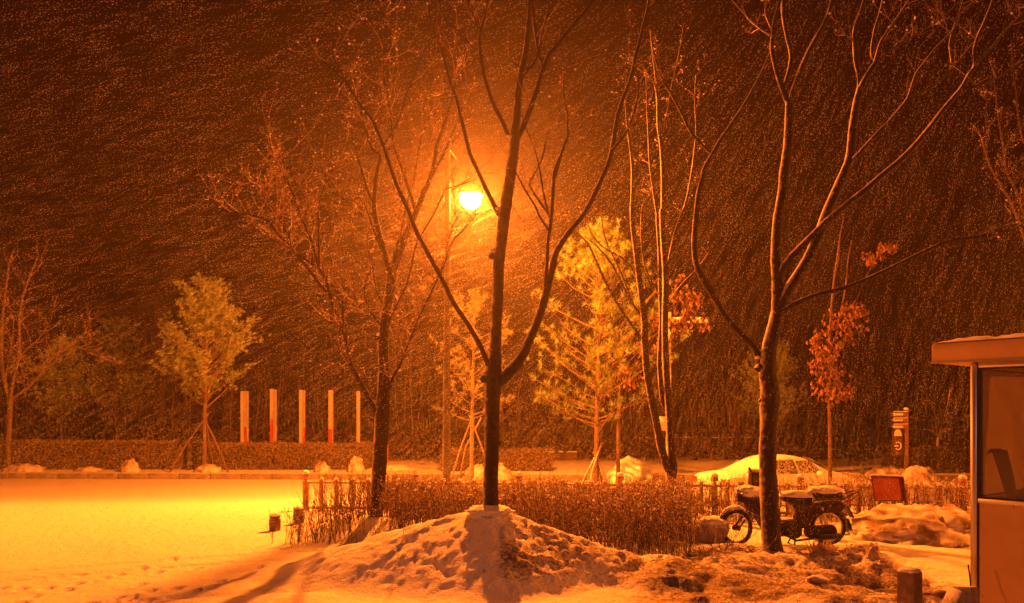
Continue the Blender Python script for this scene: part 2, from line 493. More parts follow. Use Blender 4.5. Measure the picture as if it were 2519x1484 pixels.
me.polygons.add(len(quads)); me.polygons.foreach_set("loop_start", np.arange(0, quads.size, 4)); me.polygons.foreach_set("loop_total", np.full(len(quads), 4))
me.polygons.foreach_set("use_smooth", np.ones(len(quads), bool))
me.update(calc_edges=True)
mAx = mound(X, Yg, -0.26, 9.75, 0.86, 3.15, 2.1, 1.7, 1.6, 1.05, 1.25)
d_right = smooth(-0.24, -0.10, X) * (1 - smooth(1.9, 2.6, X)) * np.clip(mAx * 4, 0, 1) * 0.60 * (1 - smooth(9.6, 10.2, Yg)) * (.8 + .2 * smooth(-.25, .25, fbm(X * 3.1 + 5, Yg * 3.1, 3)))  # mound's right face: dirty snow plus shade painted into the colour
d_rough = smooth(0.3, 1.6, X) * (1 - smooth(4.6, 5.3, X)) * smooth(7.2, 8.4, Yg) * (1 - smooth(10.9, 11.4, Yg)) * 0.6  # right foreground: dirt, with hedge and tree shade painted in
dirt_shade = np.clip(np.maximum(d_right, d_rough) + 0.30 * np.clip(fbm(X * 1.7, Yg * 1.7, 3), -.5, 1) * (np.maximum(d_right, d_rough) > .02), 0, 1)
for (yc, x0, x1) in ((9.35, 3.2, 5.0), (8.85, 4.1, 5.2), (8.3, 4.4, 5.3)):
    dirt_shade = np.maximum(dirt_shade, .75 * np.exp(-((Yg - yc - .05 * np.sin(X * 2.1)) / .06) ** 2) * smooth(x0, x0 + .4, X) * (1 - smooth(x1 - .3, x1, X)))
for (fx, fy) in FOOT:
    dirt_shade = np.maximum(dirt_shade, .62 * np.exp(-(((X - fx) / .05) ** 2 + ((Yg - fy) / .10) ** 2) ** 2))
atr = me.attributes.new("dirt", 'FLOAT', 'POINT'); atr.data.foreach_set("value", dirt_shade.reshape(-1).astype(np.float32))
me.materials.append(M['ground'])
tag(link(bpy.data.objects.new("snow_ground", me)), kind="structure")

# kerb along the far side of the road
kb = MB()
KY = lambda x: 31.0 - 0.035 * (x + 12)
ks = np.arange(-44, 40, 1.2)
for a in ks:
    y0, y1 = KY(a), KY(a + 1.2)
    kb.bar((a + .012, y0, -0.47), (a + 1.188, y1, -0.47), 0.22, 0.30, bevel=0.02)
tag(kb.build("kerb", M['kerb']), kind="structure")
vb = MB()
vb.add([(-44, KY(-44) + .1, -.34), (40, KY(40) + .1, -.34), (40, 37, -.30), (-44, 40, -.30), (-44, KY(-44) + .1, -.8), (40, KY(40) + .1, -.8), (40, 37, -.8), (-44, 40, -.8)],
       [(0, 1, 2, 3), (0, 4, 5, 1), (1, 5, 6, 2), (2, 6, 7, 3), (3, 7, 4, 0)])
tag(vb.build("verge", M['snow'], shade=False), kind="structure")

# ------------------------------------------------------------------ street lamps (the only light there is)
def street_lamp(x, y, ztop, head, label, power, col=SODIUM, glow='glow', arm_z=None, radius=0.12, group="street lamps round the snowy yard"):
    z0 = gz(x, y)
    t = thing("street_lamp", label, "street lamp", (x, y, z0), group=group)
    p = MB(); p.tube([(x, y, z0 - .1), (x, y, z0 + 2.5), (x + .03, y, ztop)], [.105, .085, .05], 14)
    p.lathe((x, y, z0), [(.17, -.05), (.17, .18), (.14, .26), (.108, .34)], 16)
    p.lathe((x + .03, y, ztop), [(.05, -.02), (.06, .02), (.03, .09), (.004, .13)], 12)
    part(p, "pole", M['steel'], t)
    az = arm_z if arm_z else head[2] + .74
    a = MB(); hx, hy, hz = head
    a.tube([(x + .02, y, az - .06), (x + (hx - x) * .35, y + (hy - y) * .35, az - .10), (x + (hx - x) * .75, y + (hy - y) * .75, az - .20), (hx, hy, hz + .36)], [.009, .009, .009, .009], 6)
    part(a, "arm", M['seal'], t)
    h = MB(); h.lathe(head, [(.03, .37), (.06, .35), (.12, .335), (.25, .28), (.325, .13), (.33, .095), (.32, .095), (.245, .26), (.03, .31)], 24)
    part(h, "lamp_shade", M['seal'], t)
    g = MB(); g.blob((hx, hy, hz), (.28, .28, .27), 0, nu=24, nv=12)
    part(g, "globe", M[glow], t)
    ld = bpy.data.lights.new("lamp_light", 'POINT'); ld.energy = power; ld.color = col; ld.shadow_soft_size = radius
    lo = link(bpy.data.objects.new("lamp_light", ld)); lo.location = Vector(head) - Vector((x, y, z0)); lo.parent = t
    return t
LY = 18.6
lp = at(1098, 1190, LY); lh = at(1158, 490, 20.6)
street_lamp(lp.x, LY, at(1101, 356, LY).z, (lh.x, 20.6, lh.z), "lit orange street lamp on a slim pole behind the fence", LAMP_W)
street_lamp(14.4, 12.4, 5.4, (13.8, 12.2, 4.7), "orange street lamp standing beyond the ticket booth, outside the photo", 6000)
street_lamp(-16.6, 12.0, 5.2, (-16.0, 12.0, 4.5), "orange street lamp at the yard's left side, outside the photo", 7000)
street_lamp(-2.6, -5.0, 4.4, (-2.2, -4.6, 3.9), "small white lamp standing behind the photographer", 270, (1.0, 0.50, 0.46), 'glow_white')

# ------------------------------------------------------------------ bare trees
ZM = {'6': (936.7, 312.2, .3682), 'c': (1014.8, 0, .3156), 'l': (507.4, 0, .3682), 'm': (507.4, 390.3, .3682), 'r': (1561.2, 0, .3682),
      'q': (2029.6, 0, .3682), 'h': (1249, 468.4, .4734), 'g': (0, 546.4, .4207), 'd': (0, 0, 1.0), 'z': (624.5, 858.7, .4215)}
def tr(s):
    """trace: 'k x y w, ...' in one of the measured grids -> list of (u, v, width)"""
    out, k, lw = [], 'd', None
    for tok in s.split(','):
        q = tok.split()
        if not q: continue
        if q[0] in ZM: k = q[0]; q = q[1:]
        a, b, c = ZM[k]
        if len(q) > 2: lw = float(q[2])
        out.append([a + c * float(q[0]), b + c * float(q[1]), float(q[2]) if len(q) > 2 else None])
    ks = [i for i, p in enumerate(out) if p[2] is not None]
    for i, p in enumerate(out):
        if p[2] is None:
            lo = max([k for k in ks if k < i], default=ks[0]); hi = min([k for k in ks if k > i], default=ks[-1])
            p[2] = out[lo][2] if lo == hi else out[lo][2] + (out[hi][2] - out[lo][2]) * (i - lo) / (hi - lo)
    return out

def crom(P, sub):
    out = []
    for i in range(len(P) - 1):
        p0, p1, p2, p3 = P[max(i - 1, 0)], P[i], P[i + 1], P[min(i + 2, len(P) - 1)]
        for k in range(sub):
            t = k / sub
            out.append(.5 * ((2 * p1) + (p2 - p0) * t + (2 * p0 - 5 * p1 + 4 * p2 - p3) * t * t + (3 * p1 - p0 - 3 * p2 + p3) * t ** 3))
    out.append(P[-1]); return out

def limb(mb, trace, Y, dy=0.0, sides=10, sub=4, wob=0.10, y0=0.0):
    P = []
    n = len(trace)
    for i, (u, v, wd) in enumerate(trace):
        y = Y + y0 + dy * (i / max(1, n - 1))
        p = at(u, v, y); P.append(np.array([p.x, p.y, p.z, wd * y / FPX / 2]))
    Q = crom(P, sub)
    pts = [Vector(q[:3]) for q in Q]; rad = [max(.0022, q[3]) for q in Q]
    mb.tube(pts, rad, sides, wob=wob)
    return pts, rad

TIPS = []; CLUMP = [.45]
def twig(mb, p, d, L, r, rng, depth=0, n=4, buds=None):
    pts = [p.copy()]; d = d.normalized()
    for i in range(n):
        d = (d + Vector((rng.gauss(0, .22), rng.gauss(0, .22), rng.gauss(.10, .2)))).normalized()
        pts.append(pts[-1] + d * (L / n))
    rad = [r * (1 - .75 * i / n) for i in range(n + 1)]
    mb.tube(pts, rad, 3, cap=False)
    TIPS.append((pts[-1], pts[-2]))
    if depth > 0:
        for k in range(rng.randint(2, 4)):
            i = rng.randint(1, n)
            dd = (d + Vector((rng.gauss(0, .7), rng.gauss(0, .7), rng.gauss(.15, .5)))).normalized()
            twig(mb, pts[i], dd, L * rng.uniform(.35, .6), r * .6, rng, depth - 1, 3, buds)
    if buds is not None and rng.random() < CLUMP[0]:
        q = rng.choice(pts); s = rng.uniform(.006, .016)
        buds.blob(q + Vector((0, 0, s * .5)), (s, s, s * .8), .3, 2, rng.random() * 9, 6, 4)

def bare_tree(label, Y, trunk, limbs, seed, twig_n=1.0, twig_len=0.55, group="bare street trees in the snow", bark='bark', tw=0.0042, wmax=7.5, depth=2, extra=None, tips=0.0, clump=.45, fat=1.0):
    rng = random.Random(seed); TIPS.clear(); CLUMP[0] = clump
    T = tr(trunk)
    b = at(T[0][0], T[0][1], Y)
    t = thing("bare_tree", label, "tree", b, group=group)
    mb = MB(); tb = MB(); sb = MB()
    T0 = [T[0][0], T[0][1] + 26 * 10 / Y, T[0][2] * 1.35]
    pts, rad = limb(mb, [T0] + T, Y, 0, 14, 4, .12)
    fine = []
    for i, s in enumerate(limbs):
        dy = rng.uniform(-1.0, 1.3)
        y0 = 0.0
        if s[0] == '@':                                 # '@dy;trace' fixes how far the limb leans away
            a, s = s[1:].split(';'); dy = float(a)
        elif s[0] == '^':                               # '^y0;dy;trace' starts off the trunk plane
            a, c, s = s[1:].split(';'); y0 = float(a); dy = float(c)
        q = tr(s)
        for e in q: e[2] *= fat
        pp, rr = limb(mb, q, Y, dy, 8 if q[0][2] < 9 else 10, 3, .10, y0)
        fine.append((pp, rr))
    fine.append((pts, rad))
    for pp, rr in fine:
        for i in range(1, len(pp)):
            if rr[i] * 2 * FPX / Y > wmax: continue
            seg = (pp[i] - pp[i - 1])
            L = seg.length
            for _ in range(int(rng.random() + twig_n * L * 3.2)):
                d = (seg.normalized() * .8 + Vector((rng.gauss(0, .7), rng.gauss(0, .6), rng.gauss(.2, .5)))).normalized()
                twig(tb, pp[i], d, twig_len * rng.uniform(.4, 1.2), tw, rng, depth, 4, sb)
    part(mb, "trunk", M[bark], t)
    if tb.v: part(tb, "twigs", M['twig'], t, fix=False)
    if extra: extra(t, sb)
    if tips:
        lf = MB()
        for a, c in TIPS:
            for _ in range(2):
                q = a.lerp(c, rng.random()); s = tips * rng.uniform(.4, 1)
                a1 = Vector((rng.gauss(0, 1), rng.gauss(0, 1), rng.gauss(0, 1))).normalized(); a2 = a1.orthogonal().normalized()
                j = len(lf.v); lf.v += [tuple(q - a1 * s * .5), tuple(q + a2 * s * .25), tuple(q + a1 * s * .5), tuple(q - a2 * s * .25)]; lf.f.append((j, j + 1, j + 2, j + 3)); lf.m.append(0)
        part(lf, "seed_clusters", M['oakleaf'], t, shade=False, fix=False)
    if sb.v: part(sb, "snow_clumps", M['snow'], t)
    return t, fine

def knots(lst, Y, t):
    for (u, v, wd) in lst:
        k = MB(); p = at(u, v, Y); r = wd * Y / FPX / 2
        k.blob(p, (r, r, r * .85), .25, 2.5, u * .1, 14, 8)
        part(k, "knot", M['bark'], t)
def caps(sb, lst, Y):
    for (u, v, wd) in lst:
        p = at(u, v, Y) + Vector((0, -.03, 0)); r = wd * Y / FPX / 2
        sb.blob(p, (r, r * .9, r * .7), .3, 2.2, u * .13, 12, 8)

YA = 9.7
def exA(t, sb):
    knots([(1212, 630, 22), (1192, 931, 26), (1238, 935, 26), (1226, 1090, 14)], YA, t)
    b = at(1207, 1258, YA)
    sb.blob((b.x - .01, YA - .05, gz(b.x, YA - .05) - .02), (.26, .22, .065), .35, 2.2, 5, 28, 12)
    sb.blob((b.x - .13, YA + .02, gz(b.x - .13, YA + .02) - .02), (.13, .12, .06), .35, 2.2, 8, 20, 10)
    caps(sb, [(1224, 515, 13), (1253, 338, 14), (1213, 619, 16), (1191, 920, 15), (1198, 888, 11), (1238, 922, 12)], YA)
bare_tree("large bare tree on the snow mound, trunk just right of the lamp", YA,
  "d 1207 1262 42,1206 1200 37,1209 1100 35,1210 1000 37,1212 945 43,1213 915 45,1217 875 31,1220 800 27,1224 720 27,1226 650 28,1232 600 27,1238 545 29,1243 510 29,1249 470 27,c 790 1160 24,800 1000 21,815 850 19,825 700 18,840 590 17,850 540 16,880 400 14,900 200 12,912 60 11,915 -40 10,925 -260 8",
  ["@.3;c 790 1130 16,800 1110 14,870 970 14,920 830 14,960 720 13,1000 580 12,1040 480 12,1060 430 12,1130 350 11,1250 200 11,1330 110 10,1400 20 9,1470 -70 8,1560 -230 6",
   "c 1010 520 7,985 430 7,965 340 7,945 200 6,935 60 6,930 -60 5,940 -200 4",
   "@-.4;c 860 590 8,930 510 8,970 440 7,990 360 7,1010 250 6,1040 140 6,1075 60 5,1110 0 4,1150 -90 3",
   "@-.5;c 750 1050 12,735 1030 11,690 930 10,650 860 10,620 790 10,590 700 9,560 600 9,540 500 9,525 400 8,520 290 7,545 190 7,570 90 6,585 0 6,600 -140 5",
   "c 520 270 5,485 150 5,450 70 5,425 0 4,400 -100 4",
   "c 515 395 6,460 360 5,400 300 5,355 240 5,300 200 5,250 140 5,215 60 5,200 0 4,180 -90 3",
   "c 840 525 5,760 470 4,700 435 3,610 375 2",
   "@.7;6 790 585 13,780 570 12,740 490 11,700 410 11,660 320 10,620 240 10,590 170 9,c 425 1120 9,390 980 9,360 860 8,340 770 8,300 660 8,265 540 8,240 440 7,210 350 7,170 260 6,140 160 5,120 60 4,105 -40 4,90 -150 3",
   "@-.6;d 1213 945 32,1238 930 30,1262 905 27,1285 875 24,1300 840 22,1318 800 21,1335 750 20,1348 700 19,1358 660 18,1366 625 16,1382 597 14,1402 568 13,1440 520 12,1475 450 12,1500 390 12,c 1570 1060 11,1590 940 10,1620 820 10,1670 690 9,1710 570 9,1735 440 9,1765 330 8,1795 200 7,1830 60 7,1850 -60 6,1890 -200 5",
   "^-.55;-.3;c 1555 1170 8,1620 1090 7,1680 1000 6,1715 900 6,1745 790 5,1762 690 5,1755 600 4,1735 520 4",
   "^-.3;.5;6 1095 1070 10,1110 900 9,1115 750 9,1128 690 10,1140 580 9,1150 430 9,1160 300 8,1200 200 8,c 1105 1390 8,1140 1260 8,1190 1110 7,1210 1060 6,1205 960 5,1205 890 5,1185 800 4,1175 680 4,1180 590 3,1205 500 3,1240 400 2",
   "^-.3;-.4;6 1120 690 6,1105 670 5,1060 600 5,1030 530 5,980 450 4,940 380 4,905 310 3,895 270 3",
   "^-.2;.4;6 1125 600 6,1115 580 5,1060 500 5,1010 420 4,990 380 4,1040 290 4,1080 200 4,1100 100 3,1115 20 2",
   "^-.2;.2;6 1118 570 5,1105 540 5,1080 400 5,1060 280 4,1030 160 3,1000 80 3,c 880 1000 3,850 900 2",
   "@-1.4;d 1205 905 14,1197 890 13,1185 860 13,6 600 1350 12,520 1230 12,470 1150 12,420 1040 11,360 930 11,290 800 11,240 710 11,195 590 10,165 520 10,l 1290 1280 9,1250 1180 9,1210 1060 8,1180 970 8,1130 850 7,1100 790 7,1040 720 6,990 640 6,930 550 5,870 490 4,780 420 4,720 370 3,660 310 2",
   "^-1.2;-.3;l 960 570 4,900 490 4,860 400 3,830 320 3,810 200 2",
   "^-1.1;.3;l 1190 965 4,1240 880 4,1290 790 4,1330 650 4,1370 560 3,1410 450 3,1440 360 2"],
  11, 1.3, 0.5, extra=exA, clump=.2, tw=.005)

YB = 10.9
def exB(t, sb):
    knots([(1868, 905, 24), (1909, 975, 16), (1872, 985, 14), (1916, 772, 20)], YB, t)
    caps(sb, [(1862, 880, 12), (1872, 973, 9), (1918, 742, 9)], YB)
bare_tree("tallest bare tree, trunk standing in front of the parked moped", YB,
  "d 1899 1352 52,1894 1280 46,1890 1200 44,1888 1130 42,1890 1050 42,1893 990 47,1892 950 44,1887 910 40,1893 850 36,1906 800 34,1912 760 30,1911 700 26,1908 640 25,1909 590 25,r 960 1440 25,985 1300 24,1000 1150 24,1020 1000 23,1030 880 23,1030 750 20,1030 690 20,1010 650 16,990 600 14,965 530 13,935 430 11,915 330 10,920 240 10,930 150 9,950 70 8,970 0 8,985 -120 7",
  ["r 915 200 4,880 120 4,870 70 3,880 0 3,885 -100 2",
   "r 905 240 4,830 190 4,770 140 3,720 80 3,650 0 3,600 -90 2",
   "@.4;r 990 600 10,1025 500 10,1045 400 10,1040 340 9,1020 260 9,1000 160 9,990 60 10,995 -40 9,1005 -180 8",
   "@-.5;r 1035 690 13,1050 640 14,1075 560 13,1110 470 13,1150 380 12,1200 280 12,1250 190 11,1290 110 11,1310 40 10,1330 -60 9,1370 -200 7",
   "@-.9;d 1912 765 24,1935 720 23,1960 680 22,1985 640 21,2008 590 21,q 20 1400 21,80 1260 20,130 1150 19,165 1050 19,180 900 18,195 780 17,210 680 16,235 590 15,230 520 12,205 400 11,200 300 11,195 230 10,215 140 10,250 40 9,275 -60 8,300 -200 6",
   "^-.8;.4;q 190 280 3,120 210 3,70 120 2,60 40 2",
   "^-.75;.3;q 238 590 13,265 530 12,310 460 12,340 410 11,315 380 8,310 330 7,330 200 6,360 100 5,385 0 5,410 -120 4",
   "^-.7;-.3;q 335 400 7,370 280 5,430 190 5,500 90 4,560 0 4,620 -90 3",
   "^-.7;.6;q 345 405 5,450 330 4,540 270 4,640 210 4,740 145 4,830 75 3,900 10 2",
   "^-.6;-.7;q 190 1065 10,260 990 9,340 900 9,420 820 8,490 740 8,550 660 7,580 570 6,610 490 6,660 420 5,740 320 5,820 240 4,880 170 3",
   "^-.9;.4;q 560 650 5,670 605 5,760 550 4,835 470 4,840 400 4,830 300 4,850 200 3,890 100 3,920 0 2",
   "@-1.4;d 1912 690 16,1928 655 16,1950 628 16,1985 593 15,2015 562 14,q 30 1460 14,150 1360 13,260 1275 13,370 1180 12,490 1080 12,580 990 11,660 900 11,720 820 10,800 720 10,860 650 10,910 590 10,960 500 9,1000 440 9,995 340 7,1020 240 6,1060 150 5,1110 20 4,1140 -80 3",
   "^-1.3;.4;q 1000 430 6,1100 330 5,1200 210 5,1320 90 4,1400 0 3",
   "^-1.2;-.3;q 910 600 5,1030 570 4,1150 525 4,1250 450 3,1330 400 2",
   "^-1.1;.5;q 838 430 5,870 430 4,980 300 4,1040 230 3",
   "@-.7;d 1908 775 18,1925 765 14,1960 745 11,2010 725 10,2070 710 9,2130 688 9,2200 655 8,2270 620 8,2330 595 7,2390 585 6,2450 578 5,2500 560 4,2540 530 3",
   "^-.55;.4;d 2390 585 4,2420 570 4,2470 555 3,2520 530 2",
   "@.8;d 1888 915 22,1872 893 18,1860 868 16,1845 845 14,1815 815 12,1785 780 11,1755 730 12,1730 690 12,1712 650 12,1707 600 12,r 410 1430 12,425 1300 12,450 1200 11,465 1130 11,510 1050 11,560 960 10,640 840 9,700 750 8,760 650 7,820 540 6,870 430 5,905 350 4",
   "^.55;.5;r 515 1040 6,490 1010 6,420 940 6,370 880 6,330 800 5,280 700 5,230 610 5,180 530 4,130 380 3,110 260 2"],
  23, 0.7, 0.5, extra=exB, clump=.12, fat=1.16, tw=.005)

YC = 13.3
def exC(t, sb):
    knots([(926, 1010, 24), (951, 950, 26), (936, 832, 20), (945, 1165, 12)], YC, t)
    caps(sb, [(927, 1000, 15), (950, 941, 14), (934, 823, 15), (962, 664, 10), (886, 742, 10)], YC)
bare_tree("bare tree with many fine twigs, left of the lamp, rising from the sparse shrubs", YC,
  "d 925 1274 36,931 1180 34,937 1080 36,941 1020 38,944 960 33,m 1185 1400 26,1180 1250 26,1185 1130 25,1200 1020 24,1225 880 24,1240 770 24,1250 730 20,1280 650 18,1320 540 17,1360 450 16,1400 360 15,1440 260 13,1490 140 12,1520 40 11,l 1540 970 10,1585 850 9,1620 740 8,1650 620 6,1670 500 4",
  ["^-.1;.5;l 1440 1290 9,1480 1230 9,1530 1130 8,1580 1040 8,1630 930 7,1680 800 5,1720 690 3",
   "@.7;m 1250 690 8,1280 560 8,1310 450 7,1330 340 7,1360 230 6,1390 130 6,1405 20 5,l 1430 950 5,1460 860 4,1490 730 3,1500 600 2",
   "@-.5;m 1235 760 16,1215 720 15,1195 640 14,1165 540 13,1140 440 13,1120 340 13,1125 220 12,1140 100 11,l 1150 1100 10,1160 1040 9,1110 1000 7,1085 930 7,1055 850 6,1040 770 6,1010 690 5,985 600 4,960 500 3",
   "^-.4;.4;l 1105 1340 7,1080 1280 6,1050 1180 6,1020 1080 5,990 990 5,970 900 4,930 820 3,890 740 3,850 640 2",
   "^-.2;-.7;l 1400 1400 8,1390 1390 7,1360 1290 7,1330 1200 6,1290 1080 6,1260 1000 5,1240 900 5,1235 800 5,1210 640 4,1190 520 4,1180 400 4,1190 200 3,1200 60 3,1205 -60 2",
   "@-1.0;d 930 1020 15,920 1003 13,898 964 12,z 590 140 11,555 90 11,m 1000 1450 11,960 1370 11,935 1250 10,910 1130 10,860 1040 9,825 910 9,795 800 8,750 720 8,720 610 7,690 520 7,650 430 6,620 350 6,590 260 6,550 170 5,525 60 4,l 505 1010 3,480 900 2",
   "^-.7;.2;m 912 1130 6,912 1080 6,907 960 6,895 955 5,830 900 4",
   "^-.7;-.7;m 805 895 8,740 820 8,660 710 7,600 640 7,550 570 7,490 520 6,440 450 6,400 410 5,340 390 5,260 370 4,170 360 4,100 340 4,60 300 3,40 210 2",
   "^-.75;.5;m 752 720 6,750 540 6,745 400 5,755 280 5,780 200 4,810 100 4,850 30 3,l 860 1130 2",
   "^-.75;-.2;m 722 715 5,640 660 5,580 600 5,550 520 4,500 430 4,450 340 3,415 250 3,380 150 2",
   "^-.8;.3;m 440 455 4,470 360 4,410 230 3,385 200 3,300 160 3,200 110 2",
   "^-.6;.2;m 940 1340 4,890 1280 3,850 1220 2,815 1215 2",
   "@-.5;m 1165 1120 6,1155 1100 5,1110 1040 5,1070 970 4,1055 870 4,1080 780 3,1130 680 2",
   "^-.3;-.3;m 1100 1060 3,1050 1030 3,1000 960 2,980 900 2",
   "@.5;m 1185 980 5,1140 890 4,1120 800 4,1110 700 4,1080 620 4,1075 530 4,1090 440 3,1110 330 3,1120 240 2",
   "@.5;d 950 952 8,959 945 8,974 913 7,m 1260 1450 7,1320 1310 6,1370 1180 6,1430 1040 6,1490 920 6,1545 800 5,6 430 900 5,450 820 4,500 740 4,570 670 3,640 580 2",
   "^.45;.2;6 437 810 4,465 700 3,490 640 3,540 560 2",
   "@-.6;m 1165 1180 6,1170 1165 6,1220 1090 6,1280 960 6,1330 860 6,1360 760 5,1385 640 5,1410 550 5,1460 470 4,1520 370 4,1580 240 4,6 430 420 3,520 390 3,640 350 2",
   "@-.6;m 1175 610 5,1160 590 5,1110 450 5,1070 340 4,1020 260 4,960 295 4,900 260 3,820 210 2"],
  31, 1.8, 0.75, extra=exC, tw=.0078, wmax=11, tips=.04)

YD = 15.7
bare_tree("bare tree of three slim dark stems behind the dense hedge", YD,
  "d 1649 1230 28,h 845 1484 22,830 1440 20,800 1350 20,770 1200 19,740 1050 18,720 920 18,710 780 18,710 680 17,695 560 16,680 440 15,665 320 13,650 200 12,645 100 11,d 1556 468 10,1556 410 9,1549 355 7,1542 300 5,1538 240 4,1540 180 3",
  ["@.4;h 850 1500 22,858 1440 21,850 1370 20,840 1200 18,830 1050 17,820 900 17,815 700 16,820 500 16,815 370 15,805 250 13,800 100 13,r 190 1400 13,190 1200 12,180 1000 11,160 850 10,155 700 9,140 500 8,120 350 6,105 200 4",
   "^.15;.6;h 815 1130 11,800 1080 11,785 900 10,795 700 10,790 500 9,785 300 8,775 150 8,r 150 1440 7,120 1250 6,100 1100 5,90 900 4,80 700 3,75 500 2",
   "^.3;.4;h 830 380 6,835 360 6,870 210 6,920 80 6,r 300 1470 6,350 1320 6,380 1150 5,400 1000 5,410 850 4,400 650 4,410 500 3",
   "^.3;-.3;h 840 580 4,845 570 3,900 490 3,970 420 3,1040 330 2",
   "h 712 800 8,700 790 7,660 720 7,600 640 7,540 540 6,490 440 6,450 350 5,410 270 5,360 230 4,270 180 3",
   "h 705 670 7,690 650 6,630 560 6,570 440 5,530 370 5,460 290 4,400 240 3",
   "h 675 465 5,665 450 5,640 400 4,590 350 4,500 300 4,430 220 3,410 120 2",
   "h 645 580 4,580 410 4,520 290 3,490 180 3,485 80 2",
   "^.1;.3;h 780 540 4,770 510 4,720 420 4,700 330 4,690 200 3,700 80 3,r 100 1300 3,60 1150 2",
   "^.2;.2;r 155 700 5,130 560 4,60 450 3,0 330 2", "^.2;.3;r 165 860 4,210 780 3,240 600 3,290 380 3,330 150 2"],
  41, 0.9, 0.5, tw=.0036)

bare_tree("pale slender bare tree at the left end of the far hedge", 33.0,
  "d 20 1140 14,22 1080 12,25 1000 12,g 60 1030 13,50 1010 11,20 900 9,10 750 7,15 550 6,40 350 5,60 220 4,90 150 3",
  ["g 62 1030 9,65 1015 8,80 920 7,110 780 6,115 600 6,130 450 5,170 330 4,220 210 3",
   "g 66 1040 8,75 1030 7,150 980 6,230 900 6,290 820 5,340 760 5,400 740 4,470 730 4,530 710 3",
   "g 465 732 4,560 780 3,640 810 3,720 820 2", "g 108 800 4,160 740 4,230 680 3,300 570 2", "g 80 930 4,180 880 4,260 860 3,330 800 2",
   "g 15 700 4,-20 600 4,-40 480 3", "g 30 920 4,70 700 3,80 560 2", "g 400 740 3,440 690 3,500 650 2"],
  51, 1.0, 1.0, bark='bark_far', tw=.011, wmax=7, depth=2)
bare_tree("small pale bare tree by the far hedge, beside the ticket booth", 32.0,
  "d 2308 1160 9,2308 1120 9,2307 1085 9,2312 1070 7,2322 1058 5,2340 1053 4,2365 1050 3,2395 1043 2",
  ["d 2309 1085 6,2300 1066 5,2285 1058 4,2262 1056 3", "d 2310 1075 5,2318 1040 4,2330 1000 4,2336 960 3", "d 2318 1045 3,2345 1010 3,2375 985 2", "d 2307 1080 4,2302 1040 3,2296 1000 2"],
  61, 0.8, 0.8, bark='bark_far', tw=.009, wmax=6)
bare_tree("bare tree behind the ticket booth, faint branches at the picture's right edge", 26.0,
  "d 2640 1225 26,2620 1000 24,2590 850 20,2560 700 16,2530 580 12,q 1310 1400 7,1270 1270 7,1210 1150 6,1190 1000 6,1165 850 5,1145 700 4,1130 560 3,1120 450 2",
  ["d 2575 760 10,2530 620 9,q 1260 1400 7,1180 1250 6,1120 1150 5,1075 1040 5,1040 920 4,1020 860 2", "q 1330 950 6,1320 940 6,1290 800 5,1270 600 4,1250 400 3,1240 250 2",
   "q 1190 1010 4,1230 940 3,1270 880 2", "q 1080 1040 4,1080 900 3,1070 780 3,1080 640 2", "q 1205 1250 4,1200 1200 3,1250 1130 2", "d 2570 720 8,2600 600 6,2620 480 4,2630 350 3"],
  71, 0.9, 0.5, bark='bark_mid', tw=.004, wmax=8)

# ------------------------------------------------------------------ pines
def tuft(mb, p, d, L, n, rng, wd):
    for k in range(n):
        q = (d * .75 + Vector((rng.gauss(0, .75), rng.gauss(0, .75), rng.gauss(0, .75)))).normalized()
        s = q.cross(Vector((rng.random(), rng.random(), rng.random()))).normalized() * wd
        e = p + q * L * rng.uniform(.7, 1.15)
        i = len(mb.v)
        mb.v += [tuple(p - s), tuple(p + s), tuple(e)]; mb.f.append((i, i + 1, i + 2)); mb.m.append(0)

